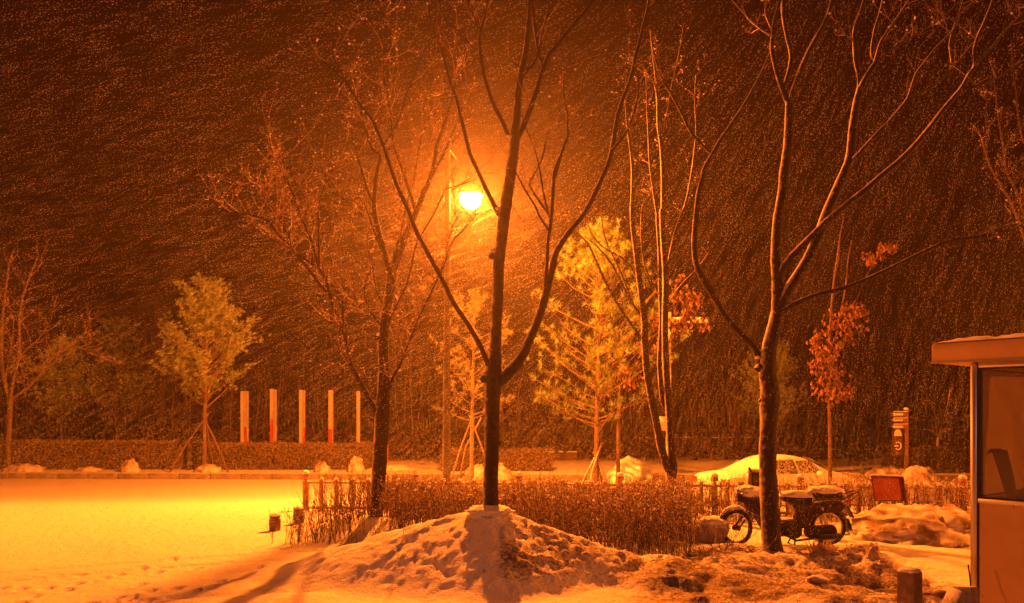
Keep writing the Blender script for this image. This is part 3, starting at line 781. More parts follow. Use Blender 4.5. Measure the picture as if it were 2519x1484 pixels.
def pine(label, base, H, z0, shape, seed, nb, tufts, L, needles, needle='needle', rise=0.5, stake=None, lean=0.0, wd=.006, bk='bark_far', name="pine_tree", tr_r=.085):
    rng = random.Random(seed)
    t = thing(name, label, "pine tree", base, group="young pines tied to stakes")
    tb = MB(); nb_ = MB()
    B = Vector(base)
    top = B + Vector((lean, 0, H))
    tb.tube([B + Vector((0, 0, -.2)), B + Vector((lean * .1, .0, H * .3)), B + Vector((lean * .55, .03, H * .65)), top], [tr_r, tr_r * .85, tr_r * .5, .012], 10, wob=.1)
    br = MB()
    for i in range(nb):
        f = (i + rng.random()) / nb
        z = z0 + (H - z0) * f
        ln = shape(f) * rng.uniform(.7, 1.12)
        a = rng.uniform(0, 2 * math.pi)
        o = B + Vector((lean * (z / H), 0, z))
        d = Vector((math.cos(a), math.sin(a), rise * rng.uniform(.5, 1.3) + .3 * f))
        d.normalize()
        pts = [o]; dd = d.copy()
        for k in range(5):
            dd = (dd + Vector((rng.gauss(0, .09), rng.gauss(0, .09), rng.gauss(.05, .07)))).normalized()
            pts.append(pts[-1] + dd * ln / 5)
        br.tube(pts, [.022 * (1 - .8 * k / 5) * (.5 + ln * .4) for k in range(6)], 5, cap=False)
        for k in range(tufts):
            j = rng.randint(2, 5) if rng.random() < .75 else rng.randint(1, 5)
            p0 = pts[j]
            sd = (dd * .8 + Vector((rng.gauss(0, .6), rng.gauss(0, .6), rng.gauss(.25, .4)))).normalized()
            sl = rng.uniform(.12, .48) * min(1.0, .4 + ln * .5)
            e = p0 + sd * sl
            br.tube([p0, (p0 + e) / 2 + Vector((0, 0, -.01)), e], [.007, .006, .004], 3, cap=False)
            tuft(nb_, e, (sd + Vector((0, 0, .5))).normalized(), L, needles, rng, wd)
            if rng.random() < .6: tuft(nb_, p0.lerp(e, .55), (sd + Vector((0, 0, .5))).normalized(), L * .85, needles // 2, rng, wd)
        tuft(nb_, pts[-1], dd, L, needles, rng, wd)
    part(tb, "trunk", M[bk], t)
    part(br, "branches", M[bk], t, fix=False)
    part(nb_, "crown", M[needle], t, shade=False, fix=False)
    if stake:
        for (dx, dy, hz, sx) in stake:
            k = MB()
            k.tube([B + Vector((dx, dy, -.1)), B + Vector((dx * .45, dy * .45, hz * .55)), B + Vector((-dx * .12 + sx, -dy * .12, hz * 1.06))], [.038, .036, .032], 8, wob=.12)
            part(k, "stake", M['bark_far'], t)
    return t
YE = 24.6
pe = at(1466, 1190, YE); pe.z = gz(pe.x, YE)
sh = lambda a, b: (lambda f: a * (1 - f) ** .75 + b * math.sin(min(1, f * 1.6) * math.pi) * .5)
pine("bright yellow-green pine tied to stakes beside the lamp", pe, 8.2, 2.1, lambda f: 2.7 * min(1, .6 + f * 2.2) * (1 - f ** 2.0) ** .8 + .1, 5, 92, 7, .19, 26, 'needle', .40,
     [(-.75, -.3, 1.55, 0), (.55, -.3, 1.5, 0), (-.35, -.75, 1.75, .12), (.4, .6, 1.4, 0)], .18, .0075, 'bark_mid')
YF = 29.5
pf = at(1160, 1150, YF); pf.z = -.4
pine("dim pine half hidden behind the lamp pole", pf, 6.6, 2.0, lambda f: 2.1 * min(1, .6 + f) * (1 - f) ** .6 + .15, 6, 34, 8, .19, 18, 'needle2', .35,
     [(-.75, -.5, 2.3, 0), (.8, -.4, 2.2, 0), (-.5, .6, 2.1, .3)], .1, .011)
YG = 32.2
pg = at(503, 1152, YG); pg.z = -.33
rng0 = random.Random(2)
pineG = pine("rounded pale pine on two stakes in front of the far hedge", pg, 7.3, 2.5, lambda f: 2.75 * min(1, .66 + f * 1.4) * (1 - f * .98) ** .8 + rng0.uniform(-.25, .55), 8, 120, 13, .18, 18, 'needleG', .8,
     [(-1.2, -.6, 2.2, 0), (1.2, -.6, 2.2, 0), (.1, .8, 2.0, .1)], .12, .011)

# ------------------------------------------------------------------ trees that kept their brown leaves
def leafy(label, Y, trunk, limbs, clusters, seed, n, size):
    rng = random.Random(seed)
    T = tr(trunk); b = at(T[0][0], T[0][1], Y)
    t = thing("oak_tree", label, "tree", b, group="young oaks with brown leaves still on")
    mb = MB(); limb(mb, T, Y, 0, 8, 4, .1)
    for s in limbs: limb(mb, tr(s), Y, rng.uniform(-.4, .5), 6, 3, .1)
    part(mb, "trunk", M['bark_mid'], t)
    lf = MB()
    for (u, v, ru, rv, wt) in clusters:
        for k in range(int(n * wt)):
            while True:
                a, c, e = rng.uniform(-1.35, 1.35), rng.uniform(-1.35, 1.35), rng.uniform(-1, 1)
                if a * a + c * c + e * e < (1 if rng.random() < .8 else 1.8): break
            p = at(u + a * ru, v + c * rv, Y + e * ru * Y / FPX)
            if mnoise.noise(p * 2.6) < -.05 + .05 * rng.random(): continue
            ax = Vector((rng.gauss(0, .45), rng.gauss(0, .45), -1)).normalized()
            sd = ax.cross(Vector((rng.gauss(0, 1), rng.gauss(0, 1), .1))).normalized()
            s = size * rng.uniform(.6, 1.25)
            nrm = ax.cross(sd) * s * .18
            i = len(lf.v)
            lf.v += [tuple(p), tuple(p + ax * s * .5 + sd * s * .28 + nrm), tuple(p + ax * s), tuple(p + ax * s * .5 - sd * s * .28 + nrm), tuple(p + ax * s * .45 - nrm)]
            lf.f += [(i, i + 1, i + 4), (i + 1, i + 2, i + 4), (i + 2, i + 3, i + 4), (i + 3, i, i + 4)]; lf.m += [0] * 4
    part(lf, "crown", M['oakleaf'], t, shade=False, fix=False)
    return t
leafy("slim young oak with brown leaves right of the snowy car", 21.0, "d 2041 1232 10,2041 1100 9,2039 1000 8,2036 950 7,2040 850 6,2043 780 6,2050 700 6,2058 640 5,2066 580 3,2076 530 2",
      ["d 2038 960 5,2052 850 5,2066 780 4,2080 700 4,2085 640 3,2095 590 2", "d 2040 860 4,2075 800 4,2105 740 4,2130 680 3,2160 630 3,2200 590 2", "d 2050 700 3,2062 640 2,2066 590 2"],
      [(2030, 920, 42, 62, 1.3), (2062, 940, 36, 40, .6), (2030, 845, 40, 36, .7), (2080, 790, 46, 42, 1.0), (2105, 760, 26, 24, .4), (2150, 630, 34, 16, .35), (2185, 605, 26, 12, .3)], 5, 270, .155)
leafy("young oak with brown leaves behind the three-stemmed tree", 24.5, "d 1520 1215 11,1520 1100 10,1522 980 9,1530 880 8,1560 800 7,1600 730 6,1640 690 4",
      ["d 1535 870 5,1600 830 4,1660 800 4,1720 780 2", "d 1522 960 4,1545 920 4,1565 890 3"],
      [(1660, 730, 40, 55, .8), (1700, 785, 42, 28, .7), (1700, 740, 40, 30, .4), (1640, 800, 40, 40, .6), (1530, 915, 48, 50, .9), (1600, 860, 50, 36, .45)], 9, 250, .18)

# ------------------------------------------------------------------ hedges and shrubs
def stems(mb, bd, pts, h, rng, r=.005, tw=5, budn=5, bs=.0155, lean=.12):
    for (x, y) in pts:
        z = gz(x, y) - .03
        hh = h(x, y) * rng.uniform(.84, 1.04)
        p = Vector((x, y, z)); d = Vector((rng.gauss(0, lean), rng.gauss(0, lean), 1)).normalized()
        P = [p]
        for k in range(3):
            d = (d + Vector((rng.gauss(0, .1), rng.gauss(0, .1), .06))).normalized(); P.append(P[-1] + d * hh / 3)
        mb.tube(P, [r, r * .85, r * .6, r * .3], 3, cap=False)
        for k in range(tw):
            f = rng.uniform(.15, 1.0); i = min(2, int(f * 3)); q = P[i].lerp(P[i + 1], f * 3 - i)
            e = (d + Vector((rng.gauss(0, .6), rng.gauss(0, .6), rng.gauss(.1, .3)))).normalized()
            L = rng.uniform(.10, .28)
            Q = [q, q + e * L * .5, q + (e + Vector((0, 0, .3))).normalized() * L]
            mb.tube(Q, [r * .6, r * .5, r * .25], 3, cap=False)
            for m in range(rng.randint(0, budn)):
                b = Q[0].lerp(Q[2], rng.random()) + Vector((rng.gauss(0, .012), rng.gauss(0, .012), rng.gauss(0, .012)))
                s = bs * rng.uniform(.5, 1.3)
                a1 = Vector((rng.gauss(0, 1), rng.gauss(0, 1), rng.gauss(0, 1))).normalized(); a2 = a1.orthogonal().normalized()
                j = len(bd.v)
                bd.v += [tuple(b - a1 * s), tuple(b + a2 * s * .5), tuple(b + a1 * s), tuple(b - a2 * s * .5)]; bd.f.append((j, j + 1, j + 2, j + 3)); bd.m.append(0)

def inpoly(x, y, P):
    c = False; j = len(P) - 1
    for i in range(len(P)):
        if (P[i][1] > y) != (P[j][1] > y) and x < (P[j][0] - P[i][0]) * (y - P[i][1]) / (P[j][1] - P[i][1]) + P[i][0]: c = not c
        j = i
    return c
def scatter(P, n, rng):
    xs = [p[0] for p in P]; ys = [p[1] for p in P]; out = []
    while len(out) < n:
        x, y = rng.uniform(min(xs), max(xs)), rng.uniform(min(ys), max(ys))
        if inpoly(x, y, P): out.append((x, y))
    return out
def hedge(label, P, n, h, seed, **k):
    rng = random.Random(seed)
    cx = sum(p[0] for p in P) / len(P); cy_ = sum(p[1] for p in P) / len(P)
    t = thing("hedge", label, "hedge", (cx, cy_, gz(cx, cy_)), group="bare twiggy hedges round the yard")
    a, b = MB(), MB(); stems(a, b, scatter(P, n, rng), h, rng, **k)
    part(a, "stems", M['stem'], t, fix=False); part(b, "leaves", M['bud'], t, shade=False, fix=False)
    c = MB()
    for (x, y) in scatter(P, n // 4, rng):
        q = Vector((x, y, gz(x, y) + h(x, y) * rng.uniform(.86, 1.0))); r_ = rng.uniform(.006, .02)
        c.blob(q, (r_ * 1.3, r_, r_ * .7), .35, 2, rng.random() * 9, 7, 4)
    part(c, "snow_clumps", M['snow'], t)
    return t
hedge("dense leafless hedge right behind the snow mound", [(-2.1, 12.7), (-.2, 11.9), (.7, 11.3), (1.5, 10.9), (2.45, 10.75), (3.2, 14.6), (-2.2, 15.0)], 2500, lambda x, y: .77 - max(0, (gz(x, y)) * .6) + .04 * math.sin(x * 3), 3, tw=6, budn=8)
hedge("thin leafless hedge along the fence behind the moped", [(3.2, 14.7), (10.5, 13.7), (10.5, 14.7), (3.2, 15.9)], 900, lambda x, y: .74, 4, tw=5, budn=7)
rng = random.Random(12)
for i, (u, v, nn, rad, hh, lab) in enumerate([
        (748, 1332, 26, .20, .42, "low shrub at the far left end of the shrub row"), (800, 1292, 34, .3, .72, "thin shrub right of the fence's first post"),
        (838, 1325, 26, .24, .55, "low shrub in front of the others near the mound's foot"), (868, 1282, 40, .34, .76, "thin shrub left of the twiggy tree's trunk"),
        (905, 1305, 24, .24, .6, "sparse shrub right in front of the twiggy tree's trunk"), (985, 1275, 48, .38, .62, "thick shrub just right of the twiggy tree's trunk"),
        (1045, 1258, 46, .4, .62, "shrub between the twiggy tree and the dense hedge"), (1000, 1318, 20, .22, .4, "small shrub behind the mound's left slope")]):
    Y = 1.94 * FPX / (v - HY) * .985
    p = at(u, v, Y); z = gz(p.x, Y)
    t = thing("shrub", "leafless " + lab, "shrub", (p.x, Y, z), group="leafless shrubs by the fence")
    a, b = MB(), MB()
    pts = [(p.x + rng.gauss(0, rad), Y + rng.gauss(0, rad * .8)) for _ in range(int(nn * 1.9))]
    stems(a, b, pts, lambda x, y: hh * 1.12, rng, tw=4, budn=4, lean=.17)
    part(a, "stems", M['stem'], t, fix=False); part(b, "leaves", M['bud'], t, shade=False, fix=False)

def boxhedge(label, x0, x1, Y, z0, h, dpt, seed, n, slope=0.0):
    rng = random.Random(seed)
    t = thing("hedge", label, "hedge", ((x0 + x1) / 2, Y, z0), group="clipped hedges across the road")
    core = MB(); nseg = int((x1 - x0) / .3)
    bd = MB()
    for k in range(n):
        x = rng.uniform(x0, x1); f = rng.random()
        if rng.random() < .65: y = Y - dpt / 2 + rng.gauss(0, .05); z = z0 + h * f
        else: y = Y + rng.uniform(-dpt / 2, dpt / 2); z = z0 + h + rng.gauss(0, .04)
        z += slope * (x - x0) + .06 * mnoise.noise(Vector((x * .9, y, z)))
        y += .10 * mnoise.noise(Vector((x * 1.3, 5, z * 1.5)))
        s = rng.uniform(.025, .06); b = Vector((x, y, z))
        a1 = Vector((rng.gauss(0, .7), rng.gauss(0, .7), rng.gauss(0, 1))).normalized(); a2 = a1.orthogonal().normalized()
        j = len(bd.v)
        bd.v += [tuple(b - a1 * s), tuple(b + a2 * s * .5), tuple(b + a1 * s), tuple(b - a2 * s * .5)]; bd.f.append((j, j + 1, j + 2, j + 3)); bd.m.append(0)
    for k in range(nseg * 9):
        x = rng.uniform(x0, x1); y = Y + rng.uniform(-dpt / 2 + .08, dpt / 2)
        p = Vector((x, y, z0 - .05)); hh = h * rng.uniform(.8, 1.02) + slope * (x - x0)
        core.tube([p, p + Vector((rng.gauss(0, .05), rng.gauss(0, .05), hh * .5)), p + Vector((rng.gauss(0, .12), rng.gauss(0, .1), hh))], [.012, .010, .006], 3, cap=False)
    cb = MB(); cb.box(((x0 + x1) / 2, Y + .06, z0 + h * .45), (x1 - x0 - .1, dpt * .55, h * .86), bevel=.08)
    part(core, "stems", M['stem'], t, fix=False)
    part(cb, "inner_branches", M['darkleaf'], t)
    part(bd, "leaves", M['farleaf'], t, shade=False, fix=False)
boxhedge("long clipped hedge across the road left of the pale pine", -24.5, -13.6, 33.6, -.33, 1.12, .9, 1, 15000)
boxhedge("clipped hedge across the road below the tall red and white posts", -13.3, -5.4, 33.4, -.33, 1.04, .9, 2, 11000)
boxhedge("short clipped hedge across the road beside the ticket booth", 14.6, 20.5, 31.6, -.33, .95, .9, 3, 6500)
boxhedge("low clipped hedge across the road behind the dim pine", -2.9, 1.6, 32.5, -.33, .85, .8, 4, 4500)

# ------------------------------------------------------------------ fence
FY = 16.5
ft = thing("fence", "low brown post and rail fence with snow capped posts behind the hedge", "fence", (at(752, 1253, FY).x, FY, gz(at(752, 1253, FY).x, FY)))
tall = [752, 1020, 1277, 1525, 1757, 1968, 2170, 2367, 2560]
fyof = lambda u: 16.5 - (u - 752) / 1615 * 1.3
def fpost(u, Y, r, top, knob, name):
    x = at(u, 1200, Y).x; z0 = gz(x, Y) - .1
    m = MB()
    if knob: prof = [(r, z0), (r, top - .19), (r * .62, top - .175), (r * .62, top - .135), (r * 1.12, top - .12), (r * 1.15, top - .06), (r * .9, top - .035), (.004, top - .03)]
    else: prof = [(r, z0), (r, top - .03), (r * .8, top - .01), (.004, top - .005)]
    m.lathe((x, Y, 0), prof, 12)
    o = part(m, name, M['fence'], ft)
    c = MB(); c.blob((x, Y, top - .02), (r * 1.12, r * 1.12, .055 if knob else .035), .18, 2, u, 14, 8, bottom=-.5)
    part(c, "snow_cap", M['snow'], ft).parent = o
    return x
for i, u in enumerate(tall):
    Y = fyof(u); top = .765
    fpost(u, Y, .066, top, True, "post")
    if i + 1 < len(tall):
        u2 = tall[i + 1]
        for k in range(1, 7):
            uu = u + (u2 - u) * k / 7 + random.uniform(-2, 2)
            fpost(uu, fyof(uu), .042, .635 + random.uniform(-.006, .006), False, "picket")
for zz, rr in ((.545, .020), (.03, .024)):
    m = MB()
    m.tube([(at(u, 0, fyof(u)).x, fyof(u), zz) for u in tall], rr, 8)
    s = MB(); o = part(m, "rail", M['fence'], ft)
    for a, b in zip(tall[:-1], tall[1:]):
        pa, pb = (at(a, 0, fyof(a)).x + .08, fyof(a), zz + rr), (at(b, 0, fyof(b)).x - .08, fyof(b), zz + rr)
        s.tube([pa, Vector(pa).lerp(Vector(pb), .5), pb], [.012, .017, .012], 6)
    part(s, "snow_strip", M['snow'], ft).parent = o

# ------------------------------------------------------------------ small yard objects
for (u, v, wpx, hpx, lab) in ((676, 1303, 28, 38, "short log bollard with snow cap standing alone in the snow"), (734, 1288, 26, 37, "short log bollard with snow cap beside the shrub row")):
    Y = 1.94 * FPX / (v - HY); p = at(u, v, Y); z = gz(p.x, Y); r = wpx * Y / FPX / 2; h = hpx * Y / FPX
    t = thing("log_bollard", lab, "bollard", (p.x, Y, z), group="log shaped bollards")
    m = MB(); m.lathe((0, 0, 0), [(r * .9, -.05), (r * .98, .03), (r * 1.04, h * .45), (r * .99, h * .78), (r * .86, h * .8), (r * .86, h * .86), (r * .97, h * .88), (r * .95, h * .97), (r * .8, h)], 18)
    m.v = [tuple(Vector(q) * (1 + .02 * mnoise.noise(Vector(q) * 20))) for q in m.v]
    part(m, "log", M['log'], t, world=False)
    m = MB(); m.blob((0, 0, h), (r * .98, r * .98, .035), .2, 2, u, 16, 8, bottom=-.4); part(m, "snow_cap", M['snow'], t, world=False)

Yb = 7.3; p = at(2237, 1400, Yb)
t = thing("stone_bollard", "square weathered stone bollard in the bottom right corner, beside the booth", "bollard", (p.x, Yb, gz(p.x, Yb)), R(38))
m = MB(); m.box((0, 0, .22), (.165, .165, .58), bevel=.018); part(m, "post", M['brownstone'], t, world=False)
m = MB(); m.blob((0, 0, .512), (.083, .083, .028), .2, 2.4, 4, 20, 8, p=.55, bottom=-.3); part(m, "snow_cap", M['snow'], t, world=False)

Yk = 7.5
for (u, v, sz, rot, lab) in ((2342, 1462, (.13, .16, .34), (R(8), R(24), R(20)), "tilted concrete block leaning against its neighbour by the booth"),
                             (2376, 1458, (.15, .18, .40), (R(-6), R(6), R(32)), "upright concrete block against the ticket booth's corner post")):
    p = at(u, v, Yk); z = gz(p.x, Yk)
    from mathutils import Euler
    m = MB(); m.box((0, 0, .13), sz, Euler(rot).to_matrix(), .022)
    tag(m.build("concrete_block", M['stone'], base=None), lab, "block", "concrete blocks at the foot of the booth").location = (p.x, Yk, z)
m = MB(); m.box((0, 0, 0), (.46, .16, .03), Euler((R(6), R(-4), R(-12))).to_matrix(), .006)
p = at(2285, 1472, 7.75); tag(m.build("plank", M['board']), "dark wooden plank lying in the snow by the concrete blocks", "plank").location = (p.x, 7.75, gz(p.x, 7.75) + .045)
m = MB(); m.tube(crom([np.array(q) for q in ((0, 0, 0), (.10, .02, .05), (.17, .03, .12), (.20, .06, .24), (.20, .1, .42))], 4), .008, 6)
m.v = m.v; p = at(2345, 1450, 7.9); tag(m.build("cable", M['black']), "thin black cable curving up beside the booth's corner post", "cable").location = (p.x, 7.9, gz(p.x, 7.9) + .03)

def stone(u, v, Y, sx, sy, sz, lab, seed, mt='stone', z=None):
    p = at(u, v, Y); zz = gz(p.x, Y) if z is None else z
    m = MB(); m.blob((0, 0, sz * .25), (sx, sy, sz), .35, 1.5, seed, 24, 12, p=.85)
    return tag(m.build("stone", M[mt]), lab, "stone", "stones lying about the snow").__setattr__("location", (p.x, Y, zz))
stone(2148, 1392, 10.0, .075, .075, .13, "upright dark stone poking out of the snow right of the moped", 3)
stone(2176, 1402, 9.85, .10, .07, .06, "low dark stone between the upright stone and the square bollard", 7)
stone(2110, 1370, 10.4, .16, .10, .07, "flat snowy stone below the moped's rear wheel", 11)
stone(2010, 1447, 9.2, .12, .09, .05, "flat stone lying in the snow near the wheel ruts", 15)
t = thing("rock", "snow topped squarish rock left of the moped's front wheel", "rock", (at(1748, 1345, 12.3).x, 12.3, gz(at(1748, 1345, 12.3).x, 12.3)))
m = MB(); m.blob((0, 0, .11), (.23, .22, .22), .26, 1.6, 5, 28, 14, p=.6); part(m, "stone", M['stone'], t, world=False)
m = MB(); m.blob((.01, 0, .30), (.215, .21, .07), .2, 2, 8, 24, 10, p=.7, bottom=-.5); part(m, "snow_cap", M['snow'], t, world=False)

# broken branches and dead grass in front of the moped
rng = random.Random(77)
p = at(1770, 1385, 10.6)
t = thing("brushwood", "tangle of broken twigs lying between the hedge end and the moped", "brushwood", (p.x, 10.6, gz(p.x, 10.6)))
a, b = MB(), MB()
for k in range(46):
    q = Vector((p.x + rng.gauss(0, .3), 10.6 + rng.gauss(0, .22), 0)); q.z = gz(q.x, q.y)
    d = Vector((rng.gauss(.3, .7), rng.gauss(0, .5), abs(rng.gauss(.25, .35))))
    twig(a, q, d, rng.uniform(.25, .6), .0055, rng, 1, 4)
part(a, "twigs", M['stem'], t, fix=False)
p = at(2022, 1385, 10.25)
t = thing("grass_tuft", "frozen tuft of dead grass at the foot of the moped's tree", "grass tuft", (p.x, 10.25, gz(p.x, 10.25)))
g = MB()
for k in range(120):
    q = Vector((p.x + rng.gauss(0, .06), 10.25 + rng.gauss(0, .05), gz(p.x, 10.25) - .01))
    d = Vector((rng.gauss(.1, .8), rng.gauss(-.3, .6), rng.uniform(.3, 1.3))).normalized(); L = rng.uniform(.12, .36)
    e1 = q + d * L * .55; e2 = e1 + (d + Vector((0, 0, -1.1))).normalized() * L * .55
    s = d.cross(Vector((0, 1, .2))).normalized() * .006
    i = len(g.v); g.v += [tuple(q - s), tuple(q + s), tuple(e1 + s), tuple(e1 - s), tuple(e2)]; g.f += [(i, i + 1, i + 2, i + 3), (i + 3, i + 2, i + 4)]; g.m += [0, 0]
part(g, "blades", M['grass'], t, shade=False, fix=False)
for (u, v, Y, hh, lab) in ((993, 1370, 9.55, .34, "two thin bare sprouts growing from the snow mound's left slope"),):
    p = at(u, v, Y); z = gz(p.x, Y)
    a = MB(); twig(a, Vector((0, 0, -.03)), Vector((.02, 0, 1)), hh, .005, rng, 1, 5); twig(a, Vector((.05, .02, -.03)), Vector((-.1, 0, 1)), hh * .8, .004, rng, 0, 5)
    tag(a.build("sprout", M['stem'], fix=False), lab, "sprout").location = (p.x, Y, z)

# snow piles
def pile(u, Y, top, rx, ry, lab, seed, amp=.16, base=None, freq=2.2, nu=56, nv=28, p=1.0, mt='snow'):
    x = at(u, 0, Y).x; z0 = gz(x, Y) - .03 if base is None else base
    h = at(u, top, Y).z - z0
    m = MB(); m.blob((0, 0, 0), (rx, ry, h), amp, freq, seed, nu, nv, bottom=-.05, p=p)
    for i, v in enumerate(m.v):
        q = Vector(v); d = .035 * mnoise.noise(q * 5 + Vector((seed, 0, 0))) + .03 * mnoise.noise(q * 11) + .02 * mnoise.noise(q * 24)
        if q.z > .02: m.v[i] = (q.x + d, q.y + d, q.z + d * 1.2)
    tag(m.build("snow_pile", M[mt]), lab, "snow pile", "heaps of shovelled snow").location = (x, Y, z0)
pile(2262, 12.9, 1250, 1.22, 1.15, "broad heap of shovelled snow between the moped and the ticket booth", 3, .22, nu=120, nv=56, mt='dirtysnow')
pile(1548, 27.0, 1128, .85, .8, "pointed snow heap beside the bright pine's stakes", 5)
pile(960, 33.2, 1144, 1.2, .8, "rounded low snow heap behind the twiggy tree's trunk", 7)
pile(1200, 30.4, 1140, 1.0, .7, "snow heap at the foot of the dim pine", 9, mt='dirtysnow')
pile(320, 32.0, 1130, .36, .3, "narrow cone of snow against the far hedge", 11, base=-.36, mt='dirtysnow')
pile(512, 31.9, 1144, .55, .5, "low snow heap round the pale pine's trunk", 13, base=-.36, mt='dirtysnow')
pile(60, 32.3, 1141, .8, .4, "flat snow heap by the slender tree at the left edge", 15, base=-.36, mt='dirtysnow')
pile(215, 32.5, 1149, .6, .4, "faint flat snow heap between the slender tree and the narrow cone", 16, base=-.36, mt='dirtysnow')
pile(876, 31.8, 1125, .30, .3, "boulder shaped snow lump by the last white post", 17, base=-.36, p=.8, mt='dirtysnow')
pile(792, 31.8, 1136, .28, .28, "small snow lump behind the fence's first post", 19, base=-.36, mt='dirtysnow')
pile(2085, 26.5, 1163, .8, .6, "low snow heap right of the oak, behind the snowy car", 21, mt='dirtysnow')
pile(2255, 27.0, 1146, .8, .6, "snow heap below the fingerpost", 23, mt='dirtysnow')
pile(2180, 30.0, 1148, .8, .6, "faint snow heap left of the fingerpost", 25, base=-.4, mt='dirtysnow')

# red sign board on legs
Ys = 13.9
c0 = at(2182, 1255, Ys)
t = thing("sign_board", "leaning red-brown board on two thin legs behind the snow heap", "sign board", (c0.x, Ys, gz(c0.x, Ys)))
A, Bq, C, D = at(2142, 1171, Ys + .14), at(2219, 1174, Ys + .14), at(2224, 1232, Ys), at(2150, 1231, Ys)
m = MB(); m.poly([A, Bq, C, D], (0, .025, .008)); part(m, "board", M['signred'], t, shade=False)
m = MB()
for a_, b_ in ((A, Bq), (Bq, C), (D, C), (A, D)): m.bar(a_ + Vector((0, -.012, 0)), b_ + Vector((0, -.012, 0)), .02, .022)
part(m, "board_frame", M['board'], t, shade=False)
for (a_, b_) in ((A, at(2157, 1285, Ys - .12)), (Bq, at(2232, 1275, Ys - .1))):
    m = MB(); m.tube([a_ + Vector((0, -.02, 0)), b_], [.014, .014], 6); part(m, "leg", M['board'], t)
for (a_, b_) in ((A, at(2175, 1262, Ys + .5)), (Bq, at(2205, 1262, Ys + .5))):
    m = MB(); m.tube([a_ + Vector((0, .03, -.05)), b_], [.014, .014], 6); part(m, "leg", M['board'], t)
m = MB(); m.tube([A + Vector((0, 0, .015)), A.lerp(Bq, .5) + Vector((0, 0, .02)), Bq + Vector((0, 0, .012))], [.014, .018, .013], 6); part(m, "snow_strip", M['snow'], t)

# fingerpost with hanging emblems
Yp = 28.0
b0 = at(2229, 1150, Yp); b0.z = gz(b0.x, Yp)
t = thing("fingerpost", "brown fingerpost with three arrow boards and a dark panel with two emblems", "signpost", b0)
m = MB(); tp = at(2228, 1006, Yp); m.box((b0.x, Yp, (b0.z + tp.z) / 2), (.12, .12, tp.z - b0.z), bevel=.015); m.blob(tp, (.09, .09, .05), .2, 2, 1, 12, 6, bottom=-.4, mi=1); part(m, "post", [M['signwood'], M['snow']], t)
for (v0, v1) in ((1013, 1026), (1029, 1039), (1044, 1056)):
    a_, b_ = at(2193, v0, Yp - .1), at(2233, v1, Yp - .1); hh = a_.z - b_.z; mid = (a_.z + b_.z) / 2
    m = MB(); m.poly([(a_.x, Yp - .1, mid), (a_.x + .1, Yp - .1, a_.z), (b_.x, Yp - .1, a_.z), (b_.x, Yp - .1, b_.z), (a_.x + .1, Yp - .1, b_.z)], (0, .04, 0)); o = part(m, "arrow_board", M['signwood'], t, shade=False)
    s = MB(); s.box(((a_.x + b_.x) / 2 - .02, Yp - .107, mid), (.24, .01, hh * .36)); s.box((a_.x + .09, Yp - .107, mid), (.06, .01, hh * .5)); part(s, "lettering", M['white'], t, shade=False).parent = o
    s = MB(); s.box(((a_.x + b_.x) / 2 + .04, Yp - .08, a_.z + .012), (.5, .05, .02)); part(s, "snow_strip", M['snow'], t).parent = o
pa = MB(); c1, c2 = at(2194, 1060, Yp - .05), at(2221, 1122, Yp - .05); pa.box(((c1.x + c2.x) / 2, Yp - .03, (c1.z + c2.z) / 2), (c2.x - c1.x, .03, c1.z - c2.z)); pn = part(pa, "panel", M['board'], t, shade=False)
e = MB(); E = lambda u, v: at(u, v, Yp - .06)
e.poly([E(2199, 1073), E(2199, 1068), E(2202, 1059), E(2206, 1055), E(2212, 1056), E(2215, 1062), E(2217, 1068), E(2217, 1073)], (0, .012, 0)); part(e, "emblem", M['white'], t, shade=False).parent = pn
e = MB(); cc = E(2208.5, 1097); rr = .13
e.tube([(cc.x + rr * .8 * math.cos(a), cc.y, cc.z + rr * math.sin(a)) for a in np.linspace(-2.4, 2.4, 18)], .022, 6); e.box((cc.x - .06, cc.y, cc.z), (.13, .02, .06)); part(e, "emblem", M['white'], t).parent = pn
e = MB(); e.box(E(2207, 1115), (.14, .012, .05)); part(e, "lettering", M['fence'], t, shade=False).parent = pn
for z_ in (1062, 1118):
    pass

# tall red and white posts behind the far hedge: each a cluster of three flat boards
def boards(u, specs, lab):
    Y = 38.0; b = at(u, 1150, Y); b.z = -.45
    t = thing("banner_post", lab, "post", b, group="tall red and white posts beyond the far hedge")
    for i, (u0, u1, vtop, vsplit, low) in enumerate(specs):
        y = Y + .28 * i
        for (va, vb, mt, nm) in ((vtop, vsplit, 'postwhite', "white_board"), (vsplit, 1165, 'postwhite' if low == 'white' else low, "lower_board")):
            if va >= vb: continue
            a_, c_ = at(u0, va, y), at(u1, vb, y)
            m = MB(); m.box(((a_.x + c_.x) / 2, y, (a_.z + c_.z) / 2), (c_.x - a_.x, .10, a_.z - c_.z - .004), bevel=.008); part(m, nm, M[mt], t, shade=False)
    return t
boards(600, [(592, 599.5, 962, 1088, 'red'), (600.5, 605.5, 962, 1051, 'red'), (606.5, 611.5, 962, 1085, 'red')], "white post half hidden by the pale pine, red only at its foot")
boards(672, [(664, 671.5, 957, 1032, 'red'), (672.5, 675, 958, 1110, 'white'), (676, 680.5, 959, 1110, 'white')], "white post whose front board is red in its lower half")
boards(742, [(736, 744, 959, 1110, 'white'), (744.7, 747, 960, 1075, 'red'), (747.6, 750.5, 960, 1052, 'red')], "all white post with a stepped right edge")
boards(812, [(808, 816.5, 960, 1056, 'red'), (817, 819.5, 961, 1110, 'white')], "white post red in its lower third, left of the last white one")
boards(881, [(877, 885.5, 962, 1120, 'white')], "slim all white post nearest the twiggy tree")
boards(952, [(948, 955, 965, 1027, 'red')], "red post just showing behind the twiggy tree's trunk")

